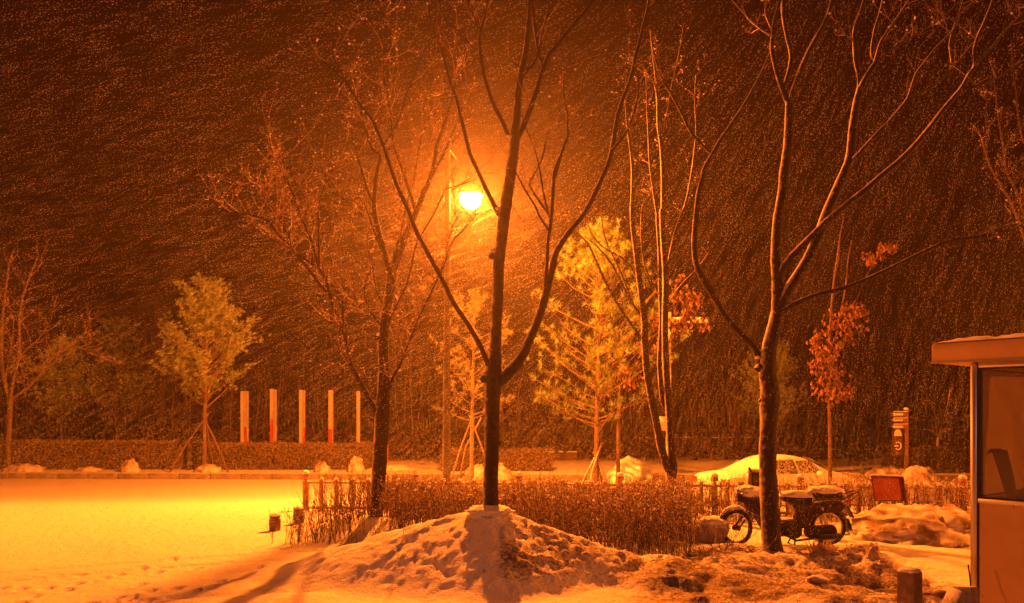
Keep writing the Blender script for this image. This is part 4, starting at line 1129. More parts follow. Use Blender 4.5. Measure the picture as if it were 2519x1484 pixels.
# white mast with a short arm, behind the three-stemmed tree
Ym = 25.5
b = at(1640, 1200, Ym); b.z = gz(b.x, Ym)
t = thing("camera_mast", "white square mast with short snow topped arm behind the three-stemmed tree", "mast", b)
m = MB(); z1 = at(0, 768, Ym).z; m.box((b.x + .05, Ym, (b.z + z1) / 2), (.15, .13, z1 - b.z), bevel=.01); part(m, "post", M['postwhite'], t, shade=False)
m = MB(); q0, q1 = at(1650, 790, Ym), at(1738, 790, Ym); m.box(((q0.x + q1.x) / 2, Ym, q0.z), (q1.x - q0.x, .12, .13), bevel=.015); part(m, "arm", M['postwhite'], t, shade=False)
m = MB(); m.blob((q1.x - .02, Ym, q0.z + .02), (.09, .09, .12), .1, 2, 3, 14, 8, p=.7); part(m, "arm_end", M['postwhite'], t)
m = MB(); m.box((b.x - .12, Ym - .02, at(0, 1042, Ym).z), (.26, .16, .46), bevel=.02); part(m, "control_box", M['postwhite'], t)
m = MB(); m.tube([(q0.x, Ym, q0.z + .075), ((q0.x + q1.x) / 2, Ym, q0.z + .085), (q1.x, Ym, q0.z + .075)], [.045, .055, .04], 8); part(m, "snow_strip", M['snow'], t)

# far low walls with snow along the top
for (u0, u1, v, Y, hh, lab) in ((1230, 1420, 1112, 44.0, .42, "long low wall far behind the bright pine, snow along its top"), (1560, 1905, 1077, 50.0, .5, "farther wall seen above the snowy car's left side"), (1880, 2140, 1106, 46.0, .45, "low far wall behind the snowy car's roof")):
    a_, b_ = at(u0, v, Y), at(u1, v, Y)
    t = thing("low_wall", lab, "wall", ((a_.x + b_.x) / 2, Y, -.55), group="low walls beyond the road")
    m = MB(); m.box(((a_.x + b_.x) / 2, Y, (a_.z - .55) / 2 - .02), (b_.x - a_.x, .35, a_.z + .55), bevel=.03); part(m, "masonry", M['woods'], t, shade=False)
    m = MB(); m.box(((a_.x + b_.x) / 2, Y, a_.z + .02), (b_.x - a_.x + .04, .4, .07), bevel=.03); part(m, "snow_strip", M['snow'], t)

# ------------------------------------------------------------------ snow covered car
Yc = 21.5
rear = at(1745, 1215, Yc); yaw = R(24)
cz = gz(rear.x + 1, Yc + 1) + .0
car = thing("parked_car", "pale saloon car buried in snow behind the fence", "car", (rear.x, Yc + .15, cz), yaw)
xs = [0, .04, .15, .5, .9, 1.15, 1.5, 1.85, 2.2, 2.6, 2.95, 3.25, 3.6, 4.0, 4.25, 4.42, 4.5]
roof = [.62, .92, 1.02, 1.05, 1.07, 1.16, 1.33, 1.45, 1.475, 1.46, 1.39, 1.24, 1.05, .99, .93, .80, .55]
hw = [.70, .78, .81, .835, .845, .85, .85, .85, .85, .85, .85, .85, .84, .82, .79, .74, .68]
vs, fs = [], []
for x, zr, wd in zip(xs, roof, hw):
    sh_ = min(zr - .04, .95); cab = max(0.0, (zr - 1.0) / .47); wr = wd * (1 - .26 * cab)
    prof = [(wd * .90, .26), (wd * .99, .42), (wd, .66), (wd * .965, sh_), (wr * .93, max(sh_ + .012, zr - .085)), (wr * .80, zr - .02), (wr * .4, zr + .012), (0, zr + .016)]
    ring = [(x, a, b) for a, b in prof] + [(x, -a, b) for a, b in prof[-2::-1]]
    vs += ring
n = 15
for i in range(len(xs) - 1):
    for k in range(n - 1): fs.append((i * n + k, i * n + k + 1, (i + 1) * n + k + 1, (i + 1) * n + k))
    fs.append((i * n + n - 1, i * n, (i + 1) * n, (i + 1) * n + n - 1))
fs.append(tuple(range(n))); fs.append(tuple(range((len(xs) - 1) * n, len(xs) * n))[::-1])
m = MB().add(vs, fs)
body = part(m, "body", M['carpaint'], car, world=False)
sm = body.modifiers.new("s", 'SUBSURF'); sm.levels = 2; sm.render_levels = 2
def side_y(x, z):
    zr = np.interp(x, xs, roof); wd = np.interp(x, xs, hw); sh_ = min(zr - .04, .95); cab = max(0, (zr - 1) / .47); wr = wd * (1 - .26 * cab)
    return np.interp(z, [.66, sh_, max(sh_ + .012, zr - .085)], [wd, wd * .965, wr * .93])
def sidewin(x0b, x1b, x0t, x1t, zb, zt, name, s):
    m = MB(); g = 6; V = []
    for j in range(g + 1):
        f = j / g; z = zb + (zt - zb) * f
        for i in range(g + 1):
            x = (x0b + (x0t - x0b) * f) * (1 - i / g) + (x1b + (x1t - x1b) * f) * i / g
            V.append((x, s * (side_y(x, z) + .006), z))
    F = [(j * (g + 1) + i, j * (g + 1) + i + 1, (j + 1) * (g + 1) + i + 1, (j + 1) * (g + 1) + i) for j in range(g) for i in range(g)]
    V2 = [(a, b - s * .02, c) for a, b, c in V]; k = len(V)
    m.add(V, F)
    return part(m, name, M['carglass'], car, world=False)
for s in (-1, 1):
    sidewin(1.12, 1.62, 1.50, 1.66, .99, 1.31, "window", s)
    sidewin(1.70, 2.40, 1.76, 2.40, .99, 1.36, "window", s)
    sidewin(2.46, 3.26, 2.46, 2.98, .99, 1.33, "window", s)
m = MB()
for (xa, za, ya, xb, zb, yb) in ((2.98, 1.375, .60, 3.52, 1.08, .74),):
    m.add([(xa, -ya, za + .03), (xa, ya, za + .03), (xb, yb, zb + .035), (xb, -yb, zb + .035)], [(0, 1, 2, 3)])
part(m, "windscreen", M['carglass'], car, world=False, shade=False)
for s in (-1, 1):
    m = MB(); m.box((.055, s * .66, .80), (.10, .24, .19), bevel=.03); part(m, "tail_light", M['lens_red'], car, world=False)
    m = MB(); m.box((4.36, s * .58, .70), (.14, .30, .15), bevel=.03); part(m, "headlight", M['lens_clear'], car, world=False)
m = MB(); m.box((.0, 0, .46), (.16, 1.5, .2), bevel=.05); part(m, "bumper", M['carpaint'], car, world=False)
for (x, s) in ((.85, -1), (.85, 1), (3.62, -1), (3.62, 1)):
    ax = Matrix.Rotation(R(90), 3, 'X')
    m = MB(); m.lathe((x, s * .76, .31), [(.19, -.09), (.29, -.10), (.315, -.06), (.315, .06), (.29, .10), (.19, .09)], 24, axis=ax); o = part(m, "wheel", M['rubber'], car, world=False)
    m = MB(); m.lathe((x, s * .80, .31), [(.02, -.06), (.19, -.05), (.19, .05), (.02, .06)], 16, axis=ax); part(m, "rim", M['chrome'], car, world=False).parent = o
m = MB(); m.blob((3.05, -.93, .98), (.07, .10, .07), .05, 2, 1, 14, 8, p=.7); part(m, "mirror", M['carpaint'], car, world=False)

# ------------------------------------------------------------------ moped
sM = .3162 * 12.1 / FPX
YM = 12.1
mpx = (1678.3 + .3162 * 800 - CX) * YM / FPX
mp = thing("moped", "snow dusted step-through moped with front basket parked behind the tall tree", "moped", (mpx, YM, gz(mpx, YM) - .005))
G0 = 1048
def Q(x, y, d=0.0): return Vector(((x - 800) * sM, d, (G0 - y) * sM))
def mpart(mb, name, mt, **k): return part(mb, name, M[mt] if isinstance(mt, str) else mt, mp, world=False, **k)
def ring(mb, c, r, tr_, ax, n=40, k=8):
    P = []; u_ = ax.orthogonal().normalized(); v_ = ax.cross(u_).normalized()
    vs, fs = [], []
    for i in range(n):
        a = 2 * math.pi * i / n; e = u_ * math.cos(a) + v_ * math.sin(a)
        for j in range(k):
            b = 2 * math.pi * j / k
            vs.append(c + e * (r + tr_ * math.cos(b)) + ax * (tr_ * math.sin(b)))
    for i in range(n):
        for j in range(k):
            fs.append((i * k + j, i * k + (j + 1) % k, ((i + 1) % n) * k + (j + 1) % k, ((i + 1) % n) * k + j))
    mb.add(vs, fs); return u_, v_
def wheel(c, R_, ax, name):
    m = MB(); ring(m, c, R_ - .028, .030, ax); o = mpart(m, name, 'rubber')
    m = MB(); u_, v_ = ring(m, c, R_ - .062, .012, ax, 36, 6); sub(m, "rim", M['chrome'], o)
    m = MB()
    m.tube([c - ax * .06, c + ax * .06], .040, 12); sub(m, "hub", M['black'], o)
    m = MB()
    for i in range(28):
        a = 2 * math.pi * i / 28; e = (u_ * math.cos(a) + v_ * math.sin(a)); a2 = a + (.35 if i % 2 else -.35); e2 = (u_ * math.cos(a2) + v_ * math.sin(a2))
        m.tube([c + e2 * .035 + ax * (.03 if i % 4 < 2 else -.03), c + e * (R_ - .065)], .0017, 4, cap=False)
    sub(m, "spokes", M['spoke'], o)
RR = 141 * sM
axr = Vector((0, 1, 0))
wheel(Q(1131, 907), RR, axr, "wheel")
axf = Matrix.Rotation(R(14), 3, 'Y') @ Matrix.Rotation(R(-52), 3, 'Z') @ Vector((0, 1, 0))
fc = Q(408, 928, -.08); fc.z = RR
wheel(fc, RR, axf, "wheel")
# front fork, mudguard
fd = axf.cross(Vector((0, 0, 1))).normalized()            # rolling direction of the turned wheel
if fd.x > 0: fd = -fd
hd = Q(572, 690)
for s in (-1, 1):
    m = MB(); m.tube([fc + axf * .06 * s, fc.lerp(hd, .5) + axf * .058 * s + fd * -.01, hd + axf * .045 * s], [.016, .020, .026], 8); mpart(m, "fork", 'black')
m = MB(); vs, fs = [], []
for i in range(17):
    a = R(8 + 150 * i / 16)
    for j in range(7):
        b = (j / 6 - .5) * 2
        e = fd * math.cos(a) + Vector((0, 0, 1)) * math.sin(a)
        vs.append(fc + e * (RR + .02 + .016 * (1 - b * b)) + axf * (.052 * b))
for i in range(16):
    for j in range(6): fs.append((i * 7 + j, i * 7 + j + 1, (i + 1) * 7 + j + 1, (i + 1) * 7 + j))
m.add(vs, fs); o = mpart(m, "mudguard", 'redpaint'); sd = o.modifiers.new("t", 'SOLIDIFY'); sd.thickness = .006
m = MB(); m.tube([fc + (fd * math.cos(R(a)) + Vector((0, 0, math.sin(R(a))))) * (RR + .043) for a in (30, 45, 60, 80, 100, 118)], [.012, .024, .03, .034, .03, .012], 8); sub(m, "snow_cover", M['snow'], o)
# steering column, headlight cowl, bars
m = MB(); m.tube([hd, Q(575, 560)], [.034, .03], 10); mpart(m, "steering_column", 'black')
m = MB(); m.poly([Q(525, 470, -.10), Q(610, 458, -.10), Q(640, 560, -.08), Q(600, 610, -.08), Q(520, 575, -.10)], (0, .19, 0)); b_ = mpart(m, "cowl", 'redpaint', shade=False)
bv = b_.modifiers.new("b", 'BEVEL'); bv.width = .018; bv.segments = 2
m = MB(); m.poly([Q(534, 500, -.108), Q(606, 505, -.108), Q(602, 562, -.100), Q(532, 560, -.108)], (0, .012, 0)); sub(m, "headlight", M['headlens'], b_, shade=False)
m = MB(); m.blob(Q(555, 468, -.01), (.10, .10, .035), .25, 2.2, 4, 18, 10); mpart(m, "snow_cover", 'snow')
m = MB(); m.tube(crom([np.array(q) for q in (Q(470, 440, -.34), Q(500, 470, -.22), Q(560, 500, -.05), Q(640, 530, .12), Q(735, 570, .26), Q(798, 602, .36))], 4), .011, 8); mpart(m, "handlebar", 'black')
for a_, b_ in ((Q(463, 436, -.37), Q(494, 462, -.245)), (Q(745, 575, .275), Q(802, 604, .37))):
    m = MB(); m.tube([a_, b_], [.017, .017], 10); mpart(m, "grip", 'rubber')
for a_, b_ in ((Q(450, 468, -.33), Q(500, 480, -.2)),):
    m = MB(); m.tube([a_, b_], [.006, .007], 6); mpart(m, "brake_lever", 'chrome')
# basket with wires and snow
bt = [Q(392, 607, -.24), Q(470, 560, .06), Q(612, 632, .10), Q(590, 672, -.24)]
bb = [Q(398, 690, -.17), Q(470, 650, .03), Q(590, 700, .05), Q(540, 728, -.17)]
m = MB()
for P_ in (bt, bb):
    for i in range(4): m.tube([P_[i], P_[(i + 1) % 4]], .006, 5)
for i in range(4):
    j = (i + 1) % 4
    for k in range(9): m.tube([bt[i].lerp(bt[j], k / 8), bb[i].lerp(bb[j], k / 8)], .0026, 4, cap=False)
    for k in (1, 2): m.tube([bt[i].lerp(bb[i], k / 3), bt[j].lerp(bb[j], k / 3)], .0026, 4, cap=False)
for k in range(6):
    m.tube([bb[0].lerp(bb[1], k / 5), bb[3].lerp(bb[2], k / 5)], .0026, 4, cap=False)
bo = mpart(m, "basket", 'black')
cc = sum(bt, Vector()) / 4
m = MB(); m.blob(cc + Vector((0, 0, -.01)), (.19, .18, .085), .28, 2.4, 6, 28, 12, p=.75); sub(m, "snow_cover", M['snow'], bo)
m = MB(); cb_ = sum(bb, Vector()) / 4; m.poly([p_.lerp(cb_, .06) for p_ in bb], (0, 0, .1)); sub(m, "liner", M['black'], bo, shade=False)
m = MB(); m.poly([Q(455, 700, -.13), Q(615, 672, -.11), Q(630, 800, -.10), Q(560, 815, -.10), Q(478, 762, -.12)], (0, .22, 0)); o = mpart(m, "front_cover", 'redpaint', shade=False); bv = o.modifiers.new("b", 'BEVEL'); bv.width = .03; bv.segments = 3
# leg shield, down tube, floor
m = MB(); m.tube([Q(580, 640), Q(600, 730), Q(650, 850), Q(720, 905), Q(800, 900), Q(870, 850), Q(905, 740)], [.035, .038, .040, .042, .045, .05, .05], 10); mpart(m, "frame", 'redpaint')
for s in (-1, 1):
    m = MB(); m.poly([Q(545, 660, s * .06), Q(600, 650, s * .06), Q(640, 780, s * .17), Q(690, 930, s * .19), Q(640, 935, s * .19), Q(575, 830, s * .17)], (0, s * .012, 0)); mpart(m, "leg_shield", 'redpaint', shade=False)
m = MB(); m.poly([Q(655, 870, -.16), Q(860, 850, -.12), Q(870, 880, -.12), Q(660, 905, -.16)], (0, .30, 0)); mpart(m, "footboard", 'black', shade=False)
m = MB(); m.blob(Q(800, 842, 0), (.13, .11, .022), .2, 2, 9, 18, 8); mpart(m, "snow_cover", 'snow')
# engine, exhaust, chain case, stand, pedals
m = MB(); m.box(Q(850, 930), (.26, .20, .16), bevel=.03); m.tube([Q(830, 940, 0), Q(720, 925, 0)], [.07, .06], 14)
for k in range(6): m.tube([Q(815 - k * 16, 938, 0), Q(809 - k * 16, 938, 0)], [.085, .085], 16)
m.tube([Q(855, 945, -.16), Q(855, 945, .16)], [.075, .075], 18); mpart(m, "engine", 'black')
m = MB(); vs = []
P_ = []
for a in range(90, 271, 15): P_.append(Q(965 + 40 * math.cos(R(a)), 935 - 44 * math.sin(R(a)), -.13))
for a in range(-90, 91, 15): P_.append(Q(1128 + 48 * math.cos(R(a)), 930 - 50 * math.sin(R(a)), -.13))
m.poly(P_, (0, .05, 0)); mpart(m, "chain_case", 'black', shade=False)
m = MB(); m.tube([Q(780, 960, -.1), Q(860, 1000, -.14), Q(960, 985, -.16), Q(1010, 978, -.16)], [.016, .018, .02, .022], 8); m.tube([Q(1005, 980, -.16), Q(1060, 975, -.16), Q(1190, 965, -.165), Q(1212, 958, -.165)], [.03, .042, .040, .020], 12); mpart(m, "exhaust", 'chrome' if False else 'black')
m = MB()
for s in (-1, 1): m.tube([Q(860, 985, s * .08), Q(845, 1044, s * .15)], [.013, .012], 6)
m.tube([Q(846, 1040, -.15), Q(846, 1040, .15)], .011, 6); mpart(m, "stand", 'black')
m = MB(); m.tube([Q(800, 960, -.26), Q(800, 960, .26)], .010, 6)
for s in (-1, 1): m.box(Q(800, 958, s * .24), (.05, .10, .03), bevel=.008)
mpart(m, "footpegs", 'rubber')
# swing arm, shocks, rear body, seat, rack, box
for s in (-1, 1):
    m = MB(); m.tube([Q(900, 900, s * .09), Q(1131, 907, s * .085)], [.02, .017], 8); mpart(m, "swing_arm", 'black')
    m = MB(); m.tube([Q(1068, 745, s * .10), Q(1076, 790, s * .10)], [.018, .018], 8); m.tube([Q(1076, 790, s * .10), Q(1100, 880, s * .10)], [.027, .027], 10); m.tube([Q(1100, 880, s * .1), Q(1112, 905, s * .1)], [.014, .014], 8); mpart(m, "shock_absorber", 'chrome')
m = MB(); m.poly([Q(835, 720, -.12), Q(1000, 715, -.13), Q(1210, 700, -.10), Q(1262, 730, -.08), Q(1225, 785, -.09), Q(1085, 795, -.12), Q(1000, 830, -.13), Q(950, 900, -.12), Q(880, 890, -.11), Q(862, 800, -.11)], (0, .23, 0)); o = mpart(m, "rear_body", 'redpaint', shade=False)
bv = o.modifiers.new("b", 'BEVEL'); bv.width = .022; bv.segments = 2
m = MB(); m.blob(Q(885, 688), (.225, .135, .062), .05, 1.5, 2, 32, 12, p=.62, rot=Matrix.Rotation(R(3), 3, 'Y')); so = mpart(m, "seat", 'seat')
m = MB(); m.blob(Q(882, 655), (.24, .14, .066), .16, 2.4, 3, 36, 14, p=.75, bottom=-.5); sub(m, "snow_cover", M['snow'], so)
m = MB()
for s in (-1, 1): m.tube([Q(985, 712, s * .12), Q(1010, 690, s * .12), Q(1235, 684, s * .11), Q(1300, 640, s * .1), Q(1358, 628, s * .085)], .009, 6); m.tube([Q(1070, 745, s * .10), Q(1075, 690, s * .115)], .008, 6); m.tube([Q(1290, 700, s * .07), Q(1355, 645, s * .085)], .007, 6)
m.tube([Q(1358, 628, -.085), Q(1358, 628, .085)], .008, 6); m.tube([Q(1300, 640, -.1), Q(1300, 640, .1)], .007, 6)
for k in range(5): m.tube([Q(1030 + k * 50, 686, -.12), Q(1030 + k * 50, 686, .12)], .006, 5)
mpart(m, "rear_rack", 'black')
m = MB(); m.box(Q(1118, 652), (.40, .25, .085), bevel=.018); so = mpart(m, "rack_box", 'black')
m = MB(); m.blob(Q(1110, 622), (.25, .15, .066), .18, 2.5, 12, 36, 14, p=.7, bottom=-.55); sub(m, "snow_cover", M['snow'], so)
m = MB(); m.box(Q(1252, 672, 0), (.06, .17, .075), bevel=.015); mpart(m, "snow_block", 'snow')
m = MB(); vs, fs = [], []
cr = Q(1131, 907)
for i in range(20):
    a = R(-14 + 130 * i / 19)
    for j in range(7):
        b = (j / 6 - .5) * 2; e = Vector((math.cos(a), 0, math.sin(a)))
        vs.append(cr + e * (RR + .022 + .014 * (1 - b * b)) + axr * (.062 * b))
for i in range(19):
    for j in range(6): fs.append((i * 7 + j, i * 7 + j + 1, (i + 1) * 7 + j + 1, (i + 1) * 7 + j))
m.add(vs, fs); o = mpart(m, "mudguard", 'black'); sd = o.modifiers.new("t", 'SOLIDIFY'); sd.thickness = .007
m = MB(); m.poly([Q(1268, 840, -.06), Q(1282, 838, -.06), Q(1313, 928, -.06), Q(1288, 932, -.06)], (0, .12, 0)); mpart(m, "mud_flap", 'rubber', shade=False)
m = MB(); m.box(Q(1284, 705), (.05, .10, .07), bevel=.014); mpart(m, "tail_light", 'lens_red')
m = MB(); m.poly([Q(1262, 745, -.07), Q(1275, 740, -.07), Q(1322, 825, -.07), Q(1312, 832, -.07)], (0, .14, 0)); mpart(m, "plate_bracket", 'black', shade=False)

# ------------------------------------------------------------------ ticket booth
dF = Vector((.627, -.778, 0)); nI = Vector((.778, .627, 0))
C0 = Vector((4.657, 8.1, 0)); zg = gz(4.657, 8.1) - .05
bt_ = thing("ticket_booth", "small metal ticket booth with flat overhanging roof and big window at the right edge", "booth", (C0.x, C0.y, zg))
def K(t, n, z): return C0 + dF * t + nI * n + Vector((0, 0, z))
rotK = Matrix((dF, nI, Vector((0, 0, 1)))).transposed()
def kbox(t0, t1, n0, n1, z0, z1, bev=0.0, mb=None, mi=0):
    mb = mb or MB(); mb.box(K((t0 + t1) / 2, (n0 + n1) / 2, (z0 + z1) / 2), (abs(t1 - t0), abs(n1 - n0), abs(z1 - z0)), rotK, bev, mi); return mb
Wt, Wn, ZS, ZT, ZR = 2.1, 1.9, 1.065, 2.41, 2.465
kp = lambda mb, nm, mt, **k: part(mb, nm, M[mt], bt_, **k)
kp(kbox(-.035, .035, -.02, .06, zg - .02, ZR - .003, .022), "corner_post", 'stainless')
for (t_, n_) in ((Wt, 0), (0, Wn), (Wt, Wn)): kp(kbox(t_ - .03, t_ + .03, n_ - .03, n_ + .03, zg, ZR - .003, .012), "corner_post", 'stainless')
walls = [((.038, Wt - .032), (.004, .034), 't'), ((.032, Wt - .032), (Wn - .02, Wn + .01), 't')]
for (ta, tb_), (na, nb2), _ in walls:
    kp(kbox(ta, tb_, na, nb2, zg + .06, ZS - .012), "wall_panel", 'panel', shade=False)
    kp(kbox(ta, tb_, na - .012, nb2 + .012, ZS - .010, ZS + .034, .004), "sill", 'stainless')
    kp(kbox(ta, tb_, na - .004, nb2 + .004, ZT, ZR - .004, .004), "head_rail", 'stainless')
for (na, nb2), (ta, tb_) in (((.064, Wn - .034), (-.012, .018)), ((.034, Wn - .034), (Wt - .015, Wt + .015))):
    kp(kbox(ta, tb_, na, nb2, zg + .06, ZS - .012), "wall_panel", 'panel', shade=False)
    kp(kbox(ta - .008, tb_ + .008, na, nb2, ZS - .010, ZS + .034, .004), "sill", 'stainless')
    kp(kbox(ta - .003, tb_ + .003, na, nb2, ZT, ZR - .004, .004), "head_rail", 'stainless')
# windows: black seal frame with the pane in it
def kwin(t0, t1, n0, n1, axis_, gm='glass'):
    f = MB(); sw = .035
    if axis_ == 't':
        kbox(t0, t0 + sw, n0, n1, ZS + .036, ZT - .002, 0, f); kbox(t1 - sw, t1, n0, n1, ZS + .036, ZT - .002, 0, f)
        kbox(t0 + sw, t1 - sw, n0, n1, ZS + .036, ZS + .052, 0, f); kbox(t0 + sw, t1 - sw, n0, n1, ZT - .018, ZT - .002, 0, f)
        o = kp(f, "window", 'seal', shade=False); g = kbox(t0 + sw, t1 - sw, (n0 + n1) / 2 - .003, (n0 + n1) / 2 + .003, ZS + .052, ZT - .018)
    else:
        kbox(t0, t1, n0, n0 + sw, ZS + .036, ZT - .002, 0, f); kbox(t0, t1, n1 - sw, n1, ZS + .036, ZT - .002, 0, f)
        kbox(t0, t1, n0 + sw, n1 - sw, ZS + .036, ZS + .052, 0, f); kbox(t0, t1, n0 + sw, n1 - sw, ZT - .018, ZT - .002, 0, f)
        o = kp(f, "window", 'seal', shade=False); g = kbox((t0 + t1) / 2 - .003, (t0 + t1) / 2 + .003, n0 + sw, n1 - sw, ZS + .052, ZT - .018)
    part(g, "pane", M[gm], bt_, shade=False).parent = o
kwin(.037, Wt - .033, .008, .030, 't'); kwin(.033, Wt - .033, Wn - .016, Wn + .006, 't', 'snowglass')
kwin(-.008, .014, .066, Wn - .036, 'n', 'snowglass'); kwin(Wt - .010, Wt + .012, .036, Wn - .036, 'n')
kp(kbox(-.34, Wt + .3, -.20, Wn + .25, ZR, ZR + .205, .035), "roof", 'panel')
kp(kbox(-.30, Wt + .26, -.16, Wn + .21, ZR - .0025, ZR - .03 + .0, 0) if False else kbox(-.335, Wt + .295, -.206, -.2005, ZR - .006, ZR + .014, 0), "roof_trim", 'stainless', shade=False)
m = MB(); nuu, nvv = 60, 40
vs, fs = [], []
for j in range(nvv + 1):
    for i in range(nuu + 1):
        t_ = -.33 + (Wt + .62) * i / nuu; n_ = -.19 + (Wn + .43) * j / nvv
        ed = min(1, min(i, nuu - i) / 5) * min(1, min(j, nvv - j) / 1.2)
        q = K(t_, n_, ZR + .207 + ed * (.042 + .026 * mnoise.noise(Vector((t_ * 6, n_ * 6, 0))) + .014 * mnoise.noise(Vector((t_ * 19, n_ * 19, 3)))))
        vs.append(q)
for j in range(nvv):
    for i in range(nuu): fs.append((j * (nuu + 1) + i, j * (nuu + 1) + i + 1, (j + 1) * (nuu + 1) + i + 1, (j + 1) * (nuu + 1) + i))
m.add(vs, fs); kp(m, "roof_snow", 'snow')
m = MB(); kbox(.04, Wt - .04, .04, Wn - .04, zg + .02, zg + .07, 0, m); kp(m, "floor", 'board', shade=False)
kp(kbox(.35, Wt - .06, .05, .42, .86, .90, .006), "counter", 'board')
for (t_, z_) in [(.075, z0_) for z0_ in (.12, .45, .78, 1.02)] + [(t0_, 1.035) for t0_ in (.35, .7, 1.05)] + [(t0_, .06) for t0_ in (.35, .7)]:
    m = MB(); m.tube([K(t_, .006, z_), K(t_, -.0045, z_)], [.009, .008], 8); kp(m, "screw", 'stainless')
m = MB(); kbox(.040, .048, -.001, .003, zg + .06, ZS - .014, 0, m); kbox(.9, .907, -.001, .003, zg + .06, ZS - .014, 0, m); kp(m, "joint_seal", 'seal', shade=False)
# things kept inside the booth
chp = K(.30, .52, 0)
ch = thing("office_chair", "dark office chair seen through the booth window", "chair", (chp.x, chp.y, zg + .07))
fx = lambda u, v, Y: at(u, v, Y)
m = MB(); a0, a1, a2, a3 = fx(2420, 1110, 8.35), fx(2478, 1106, 8.35), fx(2502, 1168, 8.42), fx(2460, 1168, 8.42)
m.poly([fx(2437, 1108, 8.36), fx(2474, 1106, 8.36), fx(2492, 1180, 8.42), fx(2500, 1230, 8.45), fx(2476, 1232, 8.45), fx(2460, 1180, 8.42)], nI * .045); o = part(m, "backrest", M['fabric'], ch, shade=False); bv = o.modifiers.new("b", 'BEVEL'); bv.width = .012; bv.segments = 2
m = MB(); m.tube([fx(2412, 1112, 8.30), fx(2440, 1109, 8.36), fx(2460, 1108, 8.38)], [.018, .022, .022], 8); part(m, "armrest", M['fabric'], ch)
m = MB(); sc_ = K(.36, .62, .52); m.blob(sc_, (.24, .24, .05), .03, 2, 1, 24, 10, p=.6); part(m, "seat", M['fabric'], ch)
m = MB(); m.tube([K(.36, .62, .48), K(.36, .62, .10)], .03, 10)
for k in range(5):
    a = k * 2 * math.pi / 5; m.tube([K(.36, .62, .13), K(.36 + .26 * math.cos(a), .62 + .26 * math.sin(a), .075)], [.02, .014], 6)
part(m, "pedestal", M['black'], ch)
bgp = fx(2503, 1215, 7.95)
m = MB(); m.blob((0, 0, .15), (.13, .10, .19), .22, 1.8, 4, 26, 14, p=.8); m.tube(crom([np.array(q) for q in ((-.06, 0, .30), (-.04, 0, .38), (.03, 0, .39), (.06, 0, .30))], 4), .012, 6)
bo = m.build("bag", M['fabric']); bo.location = K(.46, .2, .90); tag(bo, "dark bulging bag on the counter inside the booth", "bag")

# ------------------------------------------------------------------ dark woods beyond the road
rng = random.Random(5)
wd_, wl_ = MB(), MB()
for k in range(420):
    x = rng.uniform(-46, 46); y = rng.uniform(44, 62); h = rng.uniform(3.0, 7.5)
    p = Vector((x, y, -.6)); d = Vector((rng.gauss(0, .06), 0, 1))
    P_ = [p + d * h * f + Vector((rng.gauss(0, .1), 0, 0)) for f in (0, .35, .7, 1)]
    wd_.tube(P_, [.07, .055, .035, .01], 4, cap=False)
    for j in range(14):
        f = rng.uniform(.2, 1); q = p + d * h * f; e = Vector((rng.gauss(0, 1), rng.gauss(0, .7), rng.uniform(.2, 1.4))).normalized()
        L = rng.uniform(.5, 1.5) * (1.1 - f * .6); wd_.tube([q, q + e * L * .6, q + e * L + Vector((0, 0, L * .2))], [.02, .014, .005], 3, cap=False)
for k in range(16000):
    x = rng.uniform(-46, 46); y = rng.uniform(43.5, 50); z = -.55 + abs(rng.gauss(0, .75)) * (1.1 + .6 * mnoise.noise(Vector((x * .25, 0, 0))))
    b = Vector((x, y, z)); s = rng.uniform(.08, .22); a1 = Vector((rng.gauss(0, 1), rng.gauss(0, 1), rng.gauss(0, 1))).normalized(); a2 = a1.orthogonal().normalized()
    j = len(wl_.v); wl_.v += [tuple(b - a1 * s), tuple(b + a2 * s * .6), tuple(b + a1 * s), tuple(b - a2 * s * .6)]; wl_.f.append((j, j + 1, j + 2, j + 3)); wl_.m.append(1)
o = len(wd_.v); wd_.v += wl_.v; wd_.f += [tuple(i + o for i in f) for f in wl_.f]; wd_.m += wl_.m
tag(wd_.build("woods", [M['woods'], M['darkleaf']], shade=False, fix=False), "dark leafless woods and undergrowth beyond the road", "woods", kind="stuff")
for (u, Y, s, rz, lab) in ((150, 39.0, .8, 1.1, "faint dark pine behind the far hedge near the left edge"), (285, 41.0, .95, 2.3, "faint pine in the dark between the slender tree and the pale pine"), (1895, 36.0, .75, .6, "faint pine in the dark just right of the tallest tree's trunk")):
    p = at(u, 1150, Y); c = copy_thing(pineG, (p.x, Y, -.5), rz, lab, s)
    if "group" in c: del c["group"]
    for ch_ in list(c.children):
        if ch_.name.startswith("stake"): bpy.data.objects.remove(ch_)

# ------------------------------------------------------------------ falling snow: flakes and clumps blown in loose wisps
rs = np.random.RandomState(21)
NW = 70000
yy = 9.6 + 23 * rs.rand(NW) ** 1.2
xx = (rs.rand(NW) * 2 - 1) * (yy * .72 + 1.0)
zz = -.3 + rs.rand(NW) * (np.minimum(yy * .56 + 2.4, 11.0))
gust = fbm(xx * .35 + 7, zz * .45 + yy * .2, 3)
keep = gust > (rs.rand(NW) * .5 - .42)
xx, yy, zz = xx[keep], yy[keep], zz[keep]
PX, PY, PZ, AN = [], [], [], []
k = 7
ang = np.radians(16 + 22 * np.clip((6 - zz) / 6, 0, 1) + 52 * smooth(-3, 7, xx) + 8 * rs.randn(len(xx)))
for j in range(k):
    t_ = (j + rs.rand(len(xx)) * .8 - k / 2) * .055
    PX.append(xx + np.cos(ang) * t_ + rs.randn(len(xx)) * .008); PZ.append(zz + np.sin(ang) * t_ + .25 * t_ * t_ + rs.randn(len(xx)) * .008); PY.append(yy + rs.randn(len(xx)) * .03); AN.append(ang)
PX, PY, PZ, AN = map(np.concatenate, (PX, PY, PZ, AN))
ok = PZ > ground(PX, PY) + .05
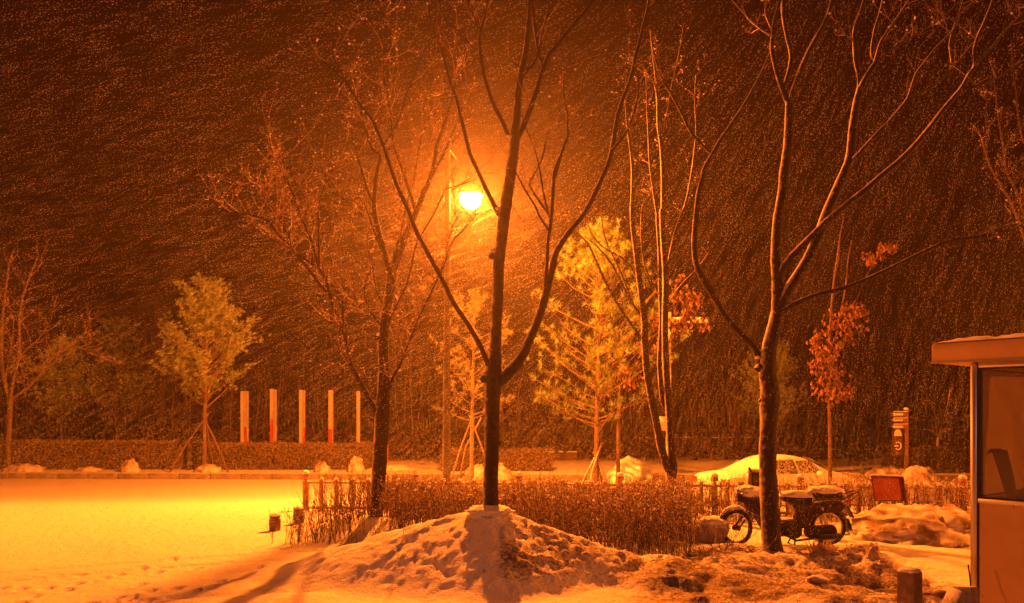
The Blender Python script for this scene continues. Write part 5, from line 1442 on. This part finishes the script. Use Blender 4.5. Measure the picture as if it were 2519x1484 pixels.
ok &= ~((PX > 4.2) & (PY < 10.6) & (PY > 5) & (PZ < 2.9) & ((PX - 4.657) * .778 + (PY - 8.1) * .627 > -.25) & ((PX - 4.657) * .627 - (PY - 8.1) * .778 > -.4))
PX, PY, PZ, AN = PX[ok], PY[ok], PZ[ok], AN[ok]
nF = len(PX)
sz = rs.uniform(.5, 1.4, nF)
la = .0105 * sz; lb = .0018 * sz
dx, dz = np.cos(AN), np.sin(AN)
base = np.stack([PX, PY, PZ], 1)
D1 = np.stack([dx, np.zeros(nF), dz], 1) * la[:, None]; D2 = np.stack([-dz, np.zeros(nF), dx], 1) * lb[:, None]; D3 = np.stack([np.zeros(nF), np.ones(nF), np.zeros(nF)], 1) * lb[:, None]
V = np.stack([base - D1, base + D1, base - D2 - D3, base + D2 - D3, base + D3 * 1.4], 1).reshape(-1, 3)
T_ = np.array([(0, 2, 4), (2, 1, 4), (1, 3, 4), (3, 0, 4), (0, 3, 2), (1, 2, 3)])
F_ = (np.arange(nF)[:, None, None] * 5 + T_[None]).reshape(-1, 3)
me = bpy.data.meshes.new("falling_snow")
me.vertices.add(len(V)); me.vertices.foreach_set("co", V.reshape(-1))
me.loops.add(F_.size); me.loops.foreach_set("vertex_index", F_.reshape(-1))
me.polygons.add(len(F_)); me.polygons.foreach_set("loop_start", np.arange(0, F_.size, 3)); me.polygons.foreach_set("loop_total", np.full(len(F_), 3))
me.update(calc_edges=True); me.materials.append(M['flake'])
tag(link(bpy.data.objects.new("falling_snow", me)), "wind driven snowflakes filling the night air", "snowfall", kind="stuff")

# ------------------------------------------------------------------ the snowy air itself
hz = MB(); hz.box((0, 28, 5.75), (130, 80, 15.5))
hm, hn, hl, hout = nt("haze")
pv = hn.new("ShaderNodeVolumePrincipled")
pv.inputs["Color"].default_value = (0.92, 0.90, 0.88, 1)
pv.inputs["Density"].default_value = 0.0012
pv.inputs["Anisotropy"].default_value = 0.77
hl.new(pv.outputs[0], hout.inputs["Volume"])
tag(hz.build("haze", hm, shade=False), kind="stuff")
